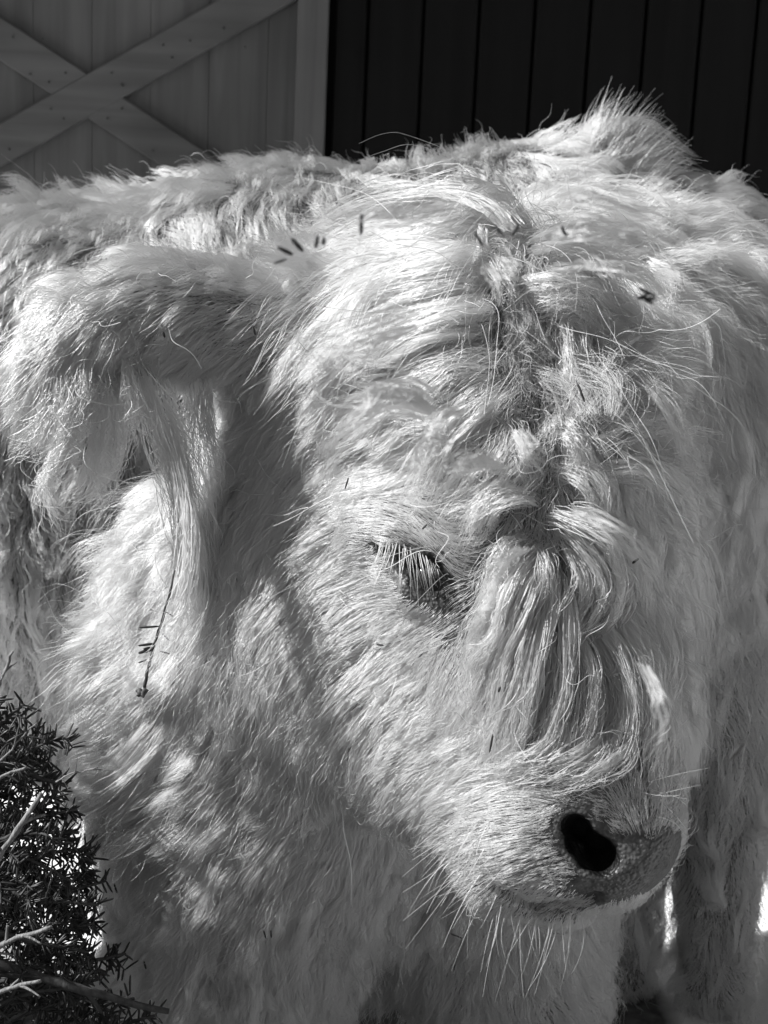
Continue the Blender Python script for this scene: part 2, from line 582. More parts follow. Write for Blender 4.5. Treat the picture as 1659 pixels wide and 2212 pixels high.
def grow(body, roots, flow, M, share=110, var=0.2, grav=0.25, noise=0.3, nf=25.0, seed=1, stray=0.06, cdir=0.35, scale=1.0):
    """comb strands over the body: (N, M, 3); locks of about `share` strands lean and rise together"""
    N = len(roots)
    d, n = body.d(roots)
    T, V = flow(roots.astype(float))
    k = max(4, N // share)
    ci = rng.choice(N, k, replace=False)
    own = nearest(roots + rng.normal(0, 0.002, roots.shape), roots[ci])
    cl_len = np.clip(rng.normal(1, 0.22, k), 0.5, 1.5)[own]
    cl_h = np.clip(np.exp(rng.normal(0, 0.62, k)), 0.25, 2.8)[own]
    cl_d = rng.normal(0, 1, (k, 3))[own]
    st = rng.random(N) < stray
    cap = flow.cap(roots)
    over = np.minimum(1.0, cap / np.maximum(V[:, 0], 1e-3))
    V = V.copy(); V[:, 0] *= over; V[:, 1] *= over; V[:, 2] *= np.where(over < 1, .6, 1)
    cl_h = np.where(V[:, 0] < 40, cl_h ** .45, cl_h)
    st = st & (over > .95)
    L = V[:, 0] * 0.001 * np.clip(rng.normal(1, var, N), 0.35, 1.7) * cl_len * np.where(st, 1.25, 1) * scale
    H = V[:, 1] * 0.001 * np.clip(rng.normal(1, 0.3, N), 0.2, 2.2) * cl_h * np.where(st, 1.9, 1) * (scale ** .5)
    nz = noise3(roots.astype(float), nf, seed) * noise + cl_d * cdir * V[:, 2:3] + rng.normal(0, 0.1, (N, 3)) + rng.normal(0, 0.35, (N, 3)) * st[:, None]
    nz *= np.clip(V[:, 0:1] / 55, .35, 1)
    T = unit(T + nz - n * (nz * n).sum(-1, keepdims=True))
    pts = np.zeros((N, M, 3), np.float32)
    p = roots.astype(float) - n * 0.001
    pts[:, 0] = p
    h = (L / (M - 1))[:, None]
    g = np.array([0, 0, -1.0])
    adh = V[:, 4:5]
    dirv = T.copy()
    for i in range(1, M):
        s = i / (M - 1)
        dd, n = body.d(p.astype(np.float32))
        tgt = H * min(1.0, s * 1.5) + 0.0004
        err = (tgt - dd)[:, None] / (h + 1e-6)
        rise = np.where(err > 0, np.minimum(err, 1.2), np.maximum(err, -1.0) * adh)
        dirv = unit(dirv + g * grav * (L[:, None] / 0.06) * h / 0.01 * 0.12)
        dn = (dirv * n).sum(-1, keepdims=True)
        tan = unit(dirv - n * np.where(dn < 0, dn, dn * adh))
        p = p + unit(tan + n * rise) * h
        dirv = unit(0.75 * dirv + 0.25 * tan)
        pts[:, i] = p
    V = V.copy(); V[st, 2] *= 0.15; V[st, 3] = V[st, 3] * 1.5 + 0.6
    return pts, V, L, own, ci


def clump_up(pts, V, share=None, power=1.3, amount=1.0, own=None, ci=None):
    """draw strands towards the nearest of a chosen few"""
    N, M = pts.shape[:2]
    if own is None:
        k = max(4, int(N / share))
        ci = rng.choice(N, k, replace=False)
        own = nearest(pts[:, 0], pts[ci, 0])
    s = np.linspace(0, 1, M)[None, :, None]
    c = (V[:, 2] * amount * np.clip(rng.normal(1, 0.25, N), 0.2, 1.15))[:, None, None] * s ** power
    c = np.clip(c, 0, 0.96)
    return pts + (pts[ci][own] - pts) * c, own


def frizz(pts, amp, cycles, own=None):
    """waves: amp (N,) metres at the tip"""
    N, M = pts.shape[:2]
    s = np.linspace(0, 1, M)[None, :]
    t = unit(np.gradient(pts, axis=1))
    up = np.array([0.2, 0.1, 1.0]); a = unit(np.cross(t, up)); b = np.cross(t, a)
    ph = rng.random((N, 2)) * 6.28; fr = cycles * (0.6 + 0.8 * rng.random((N, 2)))
    if own is not None: ph, fr = ph[own], fr[own]
    e = (amp[:, None] * np.minimum(1, s * 1.6))[..., None]
    return pts + e * (a * np.sin(ph[:, :1] + 6.28 * fr[:, :1] * s)[..., None] + b * np.sin(ph[:, 1:] + 6.28 * fr[:, 1:] * s)[..., None])


def taper(M, root, tip):
    s = np.linspace(0, 1, M)
    return root + (tip - root) * s ** 1.5


# guides of the near calf: x0, y0 -> x1, y1 in pixels; length, height mm; clump; wave mm
GA = [
    # forehead, falling to its right
    (1050, 560, 800, 600, 110, 13, .75, 2), (1100, 640, 900, 640, 110, 13, .8, 2.5), (1150, 700, 980, 690, 100, 12, .8, 3),
    (900, 560, 680, 680, 100, 12, .75, 2), (820, 640, 660, 780, 85, 11, .75, 2), (1120, 760, 920, 760, 95, 13, .8, 3),
    (950, 720, 720, 800, 95, 12, .75, 2.5), (900, 800, 690, 870, 85, 12, .8, 2.5), (1100, 840, 900, 850, 95, 13, .85, 3),
    (1000, 870, 760, 920, 85, 12, .8, 3), (800, 880, 660, 990, 60, 9, .7, 2), (1130, 930, 960, 960, 85, 13, .85, 3),
    (980, 960, 880, 1060, 60, 10, .8, 2.5), (850, 960, 720, 1010, 55, 8, .7, 2), (1130, 1020, 1010, 1070, 70, 13, .85, 3),
    (1140, 1100, 1040, 1190, 75, 13, .85, 3), (1160, 1180, 1070, 1300, 95, 16, .85, 3), (1140, 1260, 1050, 1420, 100, 18, .85, 2.5),
    (1150, 1350, 1060, 1560, 95, 17, .85, 2.5), (1200, 1420, 1140, 1640, 90, 14, .8, 2.5), (1240, 1400, 1230, 1600, 85, 12, .8, 2.5),
    (1300, 1480, 1310, 1650, 75, 10, .8, 2.5), (1220, 1580, 1110, 1690, 70, 9, .75, 2), (1330, 1600, 1230, 1690, 55, 7, .75, 2),
    (1400, 1600, 1420, 1700, 45, 7, .6, 1.5), (1130, 1560, 1040, 1640, 60, 9, .75, 2),
    # forehead, falling to its left
    (1160, 600, 1330, 610, 100, 13, .8, 3), (1180, 680, 1330, 700, 90, 12, .8, 3), (1200, 740, 1230, 880, 80, 10, .75, 2),
    (1230, 820, 1370, 850, 70, 10, .7, 2), (1280, 880, 1430, 800, 70, 10, .7, 2), (1250, 960, 1430, 900, 70, 11, .75, 2),
    (1200, 1000, 1300, 1080, 80, 12, .8, 3), (1230, 1100, 1290, 1210, 85, 12, .8, 3), (1260, 1180, 1380, 1260, 75, 12, .75, 3),
    (1270, 1290, 1340, 1430, 80, 11, .75, 2.5), (1360, 880, 1480, 950, 65, 9, .65, 2), (1400, 1050, 1490, 1160, 65, 10, .7, 2),
    (1400, 1220, 1470, 1380, 70, 11, .7, 2), (1390, 1400, 1440, 1560, 70, 10, .7, 2), (1350, 1150, 1450, 1150, 65, 10, .7, 2),
    (1250, 640, 1420, 700, 80, 11, .7, 3), (1340, 740, 1450, 850, 70, 10, .6, 2),
    # poll and crest
    (1060, 500, 900, 530, 80, 12, .6, 2), (900, 490, 700, 560, 80, 11, .6, 2), (1150, 500, 1300, 560, 80, 12, .6, 3),
    (760, 560, 600, 640, 60, 11, .45, 2),
    # round the eye
    (930, 1165, 905, 1040, 26, 2.5, .35, .3), (1000, 1180, 990, 1060, 26, 2.5, .35, .3), (860, 1120, 770, 1060, 30, 3, .35, .4),
    (800, 1160, 690, 1190, 30, 4, .35, .5), (1020, 1270, 1060, 1200, 18, 2, .3, .3), (960, 1215, 1000, 1120, 14, 1.5, .3, .2),
    (990, 1320, 920, 1390, 24, 2.5, .35, .4), (900, 1320, 780, 1420, 30, 4, .4, .5), (840, 1240, 760, 1320, 24, 3, .35, .4),
    (1060, 1350, 1000, 1450, 25, 3, .4, .4), (890, 1030, 800, 1000, 38, 5, .5, .8), (780, 1060, 680, 1110, 38, 5, .45, .8),
    # cheek
    (850, 1450, 720, 1626, 28.6, 3.3, .5, .8), (950, 1450, 840, 1626, 25.8, 2.8, .5, .7), (1010, 1550, 870, 1710, 28.6, 3.3, .55, .8),
    (700, 1400, 610, 1608, 30.6, 4.4, .4, .8), (560, 1300, 525, 1492, 30.6, 5, .35, .8), (550, 1500, 480, 1724, 32.6, 5.5, .4, 1),
    (700, 1620, 620, 1844, 32.6, 5, .4, 1), (850, 1660, 770, 1884, 31.3, 4.4, .45, 1), (980, 1720, 880, 1912, 28.6, 3.9, .45, 1),
    (1020, 1650, 880, 1762, 28.6, 3.3, .5, .8), (700, 1250, 600, 1410, 27.2, 3.9, .4, .8), (600, 1150, 560, 1358, 30.6, 4.4, .4, 1),
    (800, 1780, 720, 1972, 30.6, 5, .5, 1), (950, 1830, 870, 1990, 27.2, 4.4, .5, 1), (650, 1740, 560, 1932, 34, 5.5, .4, 1.2),
    (1100, 1640, 960, 1720, 27.2, 2.8, .5, .7),
    # muzzle and chin
    (1250, 1735, 1215, 1700, 9, 1.3, .2, .2), (1350, 1765, 1350, 1720, 8, 1.2, .2, .2), (1420, 1775, 1435, 1730, 8, 1.2, .2, .2),
    (1370, 1690, 1370, 1650, 13, 2, .3, .2), (1300, 1685, 1270, 1660, 14, 2, .3, .2), (1450, 1690, 1470, 1650, 11, 1.6, .2, .2), (1280, 1750, 1270, 1710, 8, 1.2, .2, .2),
    (1230, 1700, 1150, 1690, 14, 2, .3, .2),
    (1000, 1800, 920, 1870, 26, 4, .4, .5), (1100, 1740, 1000, 1770, 22, 2.5, .35, .3), (1150, 1850, 1060, 1890, 14, 1.6, .25, .2),
    (1190, 1760, 1130, 1730, 11, 1.3, .2, .2), (1160, 1800, 1080, 1820, 15, 1.6, .25, .2), (1200, 1700, 1100, 1700, 20, 2.5, .35, .3),
    (1300, 1720, 1280, 1670, 12, 1.6, .25, .2), (1400, 1730, 1410, 1670, 10, 1.5, .2, .2), (1450, 1740, 1470, 1690, 9, 1.5, .2, .2),
    (1180, 1910, 1150, 1940, 9, 1.4, .2, .2), (1100, 1900, 1020, 1930, 16, 2.5, .3, .3),
    (1140, 1975, 1125, 2050, 15, 4, .3, .3), (1250, 1970, 1255, 2040, 13, 4, .3, .3), (1060, 1940, 1000, 2000, 24, 5, .35, .5),
    # between ear and forehead
    (660, 900, 600, 1020, 31.5, 4.2, .45, 1), (700, 1060, 590, 1140, 28, 4.2, .45, 1), (600, 1000, 560, 1120, 35, 4.8, .4, 1),
    (620, 830, 540, 900, 28, 4.2, .4, 1),
    # ear
    (590, 680, 470, 640, 25.8, 4.5, .4, .8, .03), (460, 630, 330, 600, 30.6, 6, .4, 1, .03), (320, 620, 170, 640, 37.4, 7, .45, 1, .03),
    (190, 660, 60, 740, 40.8, 7, .45, 1.2, .03), (110, 740, 50, 880, 44.2, 7, .5, 1.5, .03), (200, 740, 130, 900, 47.6, 6.5, .5, 1.5, .03),
    (300, 740, 260, 900, 37.4, 6, .5, 1.5, .03), (400, 740, 350, 860, 28.6, 5, .5, 1.2, .03), (500, 760, 430, 860, 24.5, 4.5, .45, 1, .03),
    (90, 800, 60, 960, 47.6, 5, .55, 2, .03), (560, 740, 520, 820, 27.2, 4, .4, 1, .03),
    # neck, chest
    (450, 1150, 420, 1300, 37.4, 7.2, .4, 1), (300, 1250, 210, 1380, 62, 13, .55, 1.5, .12), (270, 1400, 160, 1500, 62, 13, .55, 1.5, .12),
    (300, 1550, 190, 1640, 62, 13, .55, 1.5, .12), (400, 1450, 340, 1590, 40.8, 7.2, .4, 1), (430, 1650, 350, 1790, 40.8, 7.8, .45, 1.2),
    (350, 1700, 250, 1800, 62, 13, .55, 1.5, .12), (480, 1850, 410, 1980, 44.2, 8.4, .45, 1.5), (380, 1850, 290, 1930, 44.2, 9, .5, 1.5),
    (650, 1900, 600, 2050, 44.2, 7.8, .45, 1.5), (800, 1980, 760, 2110, 44.2, 7.8, .5, 1.5), (1000, 2030, 980, 2150, 40.8, 7.2, .45, 1.5),
    (560, 2050, 490, 2180, 47.6, 8.4, .5, 2), (1150, 2080, 1200, 2200, 37.4, 7.2, .5, 1.5), (750, 2130, 730, 2205, 44.2, 7.8, .5, 2),
    # mane behind the head, back and flank
    (650, 560, 520, 600, 51, 10.5, .4, 1.5), (800, 470, 650, 530, 51, 10.5, .4, 1.5), (1250, 480, 1400, 500, 51, 10.5, .4, 1.5),
    (1380, 480, 1520, 510, 51, 10.5, .45, 1.5), (1550, 470, 1650, 500, 51, 10.5, .45, 1.5), (1480, 560, 1600, 660, 55.2, 10.5, .5, 1.5),
    (1560, 700, 1650, 880, 63.8, 10.5, .5, 1.5), (1560, 900, 1630, 1080, 63.8, 9.8, .5, 1.5), (1580, 1100, 1630, 1270, 63.8, 9.8, .5, 1.5),
    (1560, 1300, 1590, 1470, 63.8, 9.8, .5, 1.5), (1560, 1500, 1550, 1650, 63.8, 10.5, .5, 1.5), (1600, 1620, 1610, 1740, 68, 11.2, .55, 2),
    (1345, 1900, 1340, 2000, 50, 9, .8, 3.5, .15), (1550, 1850, 1545, 1960, 50, 9, .8, 3.5, .15), (1550, 2050, 1555, 2130, 50, 9, .8, 3.5, .15),
    (1345, 2050, 1335, 2120, 50, 9, .8, 3.5, .15), (1345, 1800, 1340, 1880, 50, 9, .8, 3.5, .15),
]
GB = [
    (60, 470, -40, 520, 60, 16, .5, 1), (200, 460, 100, 490, 65, 16, .5, 1), (350, 430, 270, 450, 65, 16, .5, 1),
    (500, 400, 430, 430, 65, 15, .5, 1), (650, 380, 620, 430, 70, 14, .5, 1), (850, 350, 840, 410, 70, 14, .5, 1),
    (1000, 340, 1010, 400, 65, 14, .5, 1), (1150, 340, 1190, 390, 60, 14, .5, 1), (1250, 350, 1330, 380, 55, 12, .5, 1),
    (60, 560, -20, 620, 75, 14, .6, 2), (200, 520, 230, 570, 75, 14, .6, 2), (330, 500, 410, 570, 85, 14, .65, 2),
    (450, 470, 490, 570, 95, 14, .7, 2.4), (600, 450, 640, 570, 100, 14, .7, 2.4), (750, 440, 790, 550, 100, 14, .7, 2.4),
    (900, 420, 930, 510, 95, 14, .7, 2.2), (1050, 420, 1090, 480, 80, 13, .65, 2), (1200, 420, 1300, 440, 65, 12, .55, 1.5),
    (1380, 420, 1460, 440, 55, 12, .5, 1.5),
    (100, 900, 60, 1020, 70, 14, .65, 2.5), (60, 1150, 40, 1280, 70, 14, .65, 2.5), (120, 1000, 140, 1120, 70, 14, .65, 2.5),
    (50, 1350, 40, 1470, 70, 14, .65, 2.5), (60, 1600, 50, 1700, 60, 13, .6, 2.5),
    (1285, 380, 1270, 290, 67, 6, .5, .5, .0), (1305, 345, 1290, 230, 94, 6, .5, .5, .0), (1325, 315, 1340, 210, 108, 6, .5, .5, .0), (1350, 305, 1410, 230, 114, 6, .5, .5, .0), (1360, 320, 1460, 290, 108, 6, .5, .5, .0), (1350, 360, 1450, 350, 75, 6, .5, .6, .1), (1400, 400, 1480, 400, 60, 8, .5, .6, .2),
]
FA, FB = Flow(A, GA), Flow(B, GB, 0.06)
FA.caps = [(c, 5.0, .5) for c in EYEPTS] + [(c, 3.0, .42) for c in PAD + NOST + RIM] + [(c, 4.0, .4) for c in MOUTH[1:]]


_v = np.empty(len(calf.data.vertices) * 3, np.float32); calf.data.vertices.foreach_get('co', _v); _v = _v.reshape(-1, 3)
_pg = np.zeros(len(_v))
for c, r in list(zip(PAD, PADR)) + [(c, .014) for c in NOST] + [(c, .006) for c in RIM] + [(c, r) for c, r in zip(EYEPTS, (.004, .009, .013, .010, .006))] + [(c, .007) for c in MOUTH[1:]]:
    _pg = np.maximum(_pg, np.clip(2.2 - np.linalg.norm(_v - c, axis=1) / r, 0, 1))
calf.data.attributes.new('pigment', 'FLOAT', 'POINT').data.foreach_set('value', _pg.astype(np.float32))

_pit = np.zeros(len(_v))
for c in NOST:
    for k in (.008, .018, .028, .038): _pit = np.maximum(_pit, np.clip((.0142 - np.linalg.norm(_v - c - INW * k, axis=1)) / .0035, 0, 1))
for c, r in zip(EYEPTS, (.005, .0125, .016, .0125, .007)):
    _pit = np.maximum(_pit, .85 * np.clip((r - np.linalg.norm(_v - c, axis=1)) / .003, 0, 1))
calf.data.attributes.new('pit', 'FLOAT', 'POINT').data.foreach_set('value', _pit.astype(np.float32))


def in_view(p, m=0.12):
    x, y, d = project(p)
    return (x > -1659 * m) & (x < 1659 * (1 + m)) & (y > -2212 * m) & (y < 2212 * (1 + m)), d


def seg_dist(p, pts):
    """distance to a polyline"""
    out = np.full(len(p), 9.0)
    for a, b in zip(pts[:-1], pts[1:]):
        h = np.clip(((p - a) @ (b - a)) / ((b - a) @ (b - a)), 0, 1)
        out = np.minimum(out, np.linalg.norm(p - a - h[:, None] * (b - a), axis=1))
    return out


def dens_a(c, n):
    ok, d = in_view(c)
    face = (n * unit(CL - c)).sum(-1)
    k = np.where(ok & (face > -0.35), 1.0, 0.07)
    near = np.clip((1.42 - d) / 0.3, 0.0, 1.0)
    r = k * (120e3 + 300e3 * near) * QUAL
    dm = np.min([np.linalg.norm(c - p, axis=1) for p in PART[:-1]], axis=0)
    r = r * np.where(dm < .085, .42, 1.0) * np.where(seg_dist(c, PART) < .011, .3, 1.0)
    return r


def dens_b(c, n):
    ok, d = in_view(c)
    face = (n * unit(CL - c)).sum(-1)
    return np.where(ok & (face > -0.45), 55e3, 6e3) * QUAL


QUAL = 1.0
def bare(p):
    """0 where fur grows, 1 on bare skin"""
    b = np.zeros(len(p))
    vw = unit(NOST[2] - CL)
    for c, r in list(zip(PAD, PADR)) + [(c + vw * .014, r * 1.25) for c, r in zip(PAD, PADR)] + [(c + vw * .03, r * 1.3) for c, r in zip(PAD, PADR)] \
            + [(c, 0.011) for c in NOST] + [(c + INW * .012, .014) for c in NOST] + [(c + INW * k, .015) for c in NOST for k in (.022, .032, .042, .052)] \
            + [(c, r) for c, r in zip(EYEPTS, (.006, .012, .0155, .012, .006))] + [(c, 0.0065) for c in MOUTH[1:]] + [(c, .005) for c in RIM]:
        b = np.maximum(b, np.clip((1.25 - np.linalg.norm(p - c, axis=1) / r) * 4, 0, 1))
    return b


fur_near = hair_mat('cream_fur', 0.31)
fur_far = hair_mat('cream_fur_behind', 0.32)

ra = sample_mesh(pa, qa, dens_a)
ra = ra[rng.random(len(ra)) > bare(ra)]
pts, V, L, own, ci = grow(A, ra, FA, 12)
pts, own1 = clump_up(pts, V, 20, .75, np.clip(V[:, 0] / 60, .6, 1.1))
pts, own = clump_up(pts, V, None, 1.2, 1.0, own, ci)
short = np.clip(V[:, 0] / 60, .3, 1)
pts = frizz(pts, V[:, 3] * 0.0012 * short, 1.2, own)
pts = frizz(pts, (V[:, 3] * 0.0003 + 0.00015) * short, 2.0)
print('near coat', len(pts))
coat = curves_obj('coat', pts, taper(12, 0.00020, 0.00006), fur_near, calf)
ru = sample_mesh(pa, qa, lambda c, n: dens_a(c, n) * .35)
ru = ru[rng.random(len(ru)) > bare(ru)]
pts, V, L, own, ci = grow(A, ru, FA, 8, 30, noise=.3, stray=.05, scale=.55)
pts = frizz(pts, (V[:, 3] * 0.0003 + 0.0003) * np.clip(V[:, 0] / 60, .3, 1), 1.5)
curves_obj('undercoat', pts, taper(8, 0.00024, 0.00008), fur_near, calf)

rb = sample_mesh(pb, qb, dens_b)
pts, V, L, own, ci = grow(B, rb, FB, 12, 60, nf=10, noise=.25, cdir=0.22, stray=0.03, grav=0.5)
pts, own1 = clump_up(pts, V, 12, .8, 1.2)
pts, own = clump_up(pts, V, None, 1.1, 1.0, own, ci)
pts = frizz(pts, V[:, 3] * 0.0014, 1.1, own)
pts = frizz(pts, V[:, 3] * 0.0003 + 0.0003, 2.0)
print('far coat', len(pts))
curves_obj('coat', pts, taper(12, 0.00045, 0.00012), fur_far, calf_b)

# ------------------------------------------------------------------ long locks laid over the coat
def spline(pts, m):
    """Catmull-Rom through the given points"""
    pts = np.asarray(pts, float)
    q = np.vstack([2 * pts[0] - pts[1], pts, 2 * pts[-1] - pts[-2]])
    seg = np.linspace(0, len(pts) - 1 - 1e-6, m)
    i = seg.astype(int); t = (seg - i)[:, None]
    a, b, c, d = q[i], q[i + 1], q[i + 2], q[i + 3]
    return 0.5 * (2 * b + (c - a) * t + (2 * a - 5 * b + 4 * c - d) * t ** 2 + (3 * b - a - 3 * c + d) * t ** 3)


def even_depth(pts, slack=1.0):
    """keep a row of surface points on one surface: no leaps to whatever lies behind its edge"""
    ax = RM @ np.array([0, 0, -1.0])
    pts = np.array(pts, float); d = (pts - CL) @ ax
    px, py, _d = project(pts)
    nd = d.copy(); k = int(np.argmin(d))
    lim = lambda i, j: (slack * math.hypot(px[i] - px[j], py[i] - py[j]) / FPX + .003)
    for i in range(k + 1, len(d)): nd[i] = np.clip(d[i], nd[i - 1] - lim(i, i - 1), nd[i - 1] + lim(i, i - 1))
    for i in range(k - 1, -1, -1): nd[i] = np.clip(d[i], nd[i + 1] - lim(i, i + 1), nd[i + 1] + lim(i, i + 1))
    return CL + (pts - CL) * (nd / d)[:, None]


def lock(path, width, n, m=20, fr=1.0, subs=11, flat=0.58, loose=.3):
    """path of (x, y, height mm) over the near calf or (x, y, None, depth) hanging free; width in pixels"""
    path = np.array([(q[0], q[1], q[2] if q[2] is not None else 0, 0 if q[2] is not None else q[3]) for q in path], float)
    free = path[0, 3] > 0
    outs = []
    s = np.linspace(0, 1, m)
    for k in range(subs):
        pp = path.copy()
        ramp = np.linspace(.5, 1.15, len(pp))
        sh = rng.normal(0, width * .42, 2)
        pp[:, :2] += sh * ramp[:, None] + rng.normal(0, width * .1, (len(pp), 2))
        pp[:, 2] *= flat * math.exp(rng.normal(0, .28))
        pp[:, 3] += rng.normal(0, .006) * free
        if free: key = [P(q[0], q[1], q[3]) for q in pp]
        else: key = A.hit(pp[:, 0], pp[:, 1], np.maximum(pp[:, 2], 3) * .001)[0]
        key = np.array(key) if free else even_depth(key)
        cut = rng.uniform(.78, 1.06)
        base = spline(key, 40)
        u = np.linspace(0, 1, 40); base = np.stack([np.interp(s * min(cut, 1), u, base[:, c]) for c in range(3)], -1)
        N = max(8, int(n / subs * (.9 if len(path) > 3 else .55) * math.exp(rng.normal(0, .4))))
        wd = width / FPX * loose * math.exp(rng.normal(0, .35))
        t = unit(np.gradient(base, axis=0)); a = unit(np.cross(t, unit(base - CL))); b = np.cross(t, a)
        off = rng.normal(0, .5, (N, 2)); dev = rng.normal(0, .45, (N, 2))
        prof = np.interp(s, [0, .2, .6, 1], [.7, 1, .85, .45])
        end = np.clip(rng.normal(.85, .22, N), .3, 1.12); sta = np.abs(rng.normal(0, .1, N)).clip(0, .4)
        out = np.zeros((N, m, 3))
        uu = sta[:, None] + (end - sta)[:, None] * s[None]
        for c in range(3): out[:, :, c] = np.interp(uu, s, base[:, c])
        out += np.maximum(uu - 1, 0)[..., None] * ((base[-1] - base[-2]) * (m - 1))
        o1 = wd * (off[:, :1] * prof + dev[:, :1] * s ** 2); o2 = wd * (off[:, 1:] * prof * .7 + dev[:, 1:] * s ** 2)
        out += o1[..., None] * a + o2[..., None] * b
        amp = np.abs(rng.normal(.0010, .0009, N)) * fr; wild = rng.random(N) < .12; amp[wild] *= 3.2
        out = frizz(out, amp, 1.3)
        out = frizz(out, np.abs(rng.normal(.0004, .0003, N)) * fr, 3.5)
        outs.append(out)
    return np.concatenate(outs)


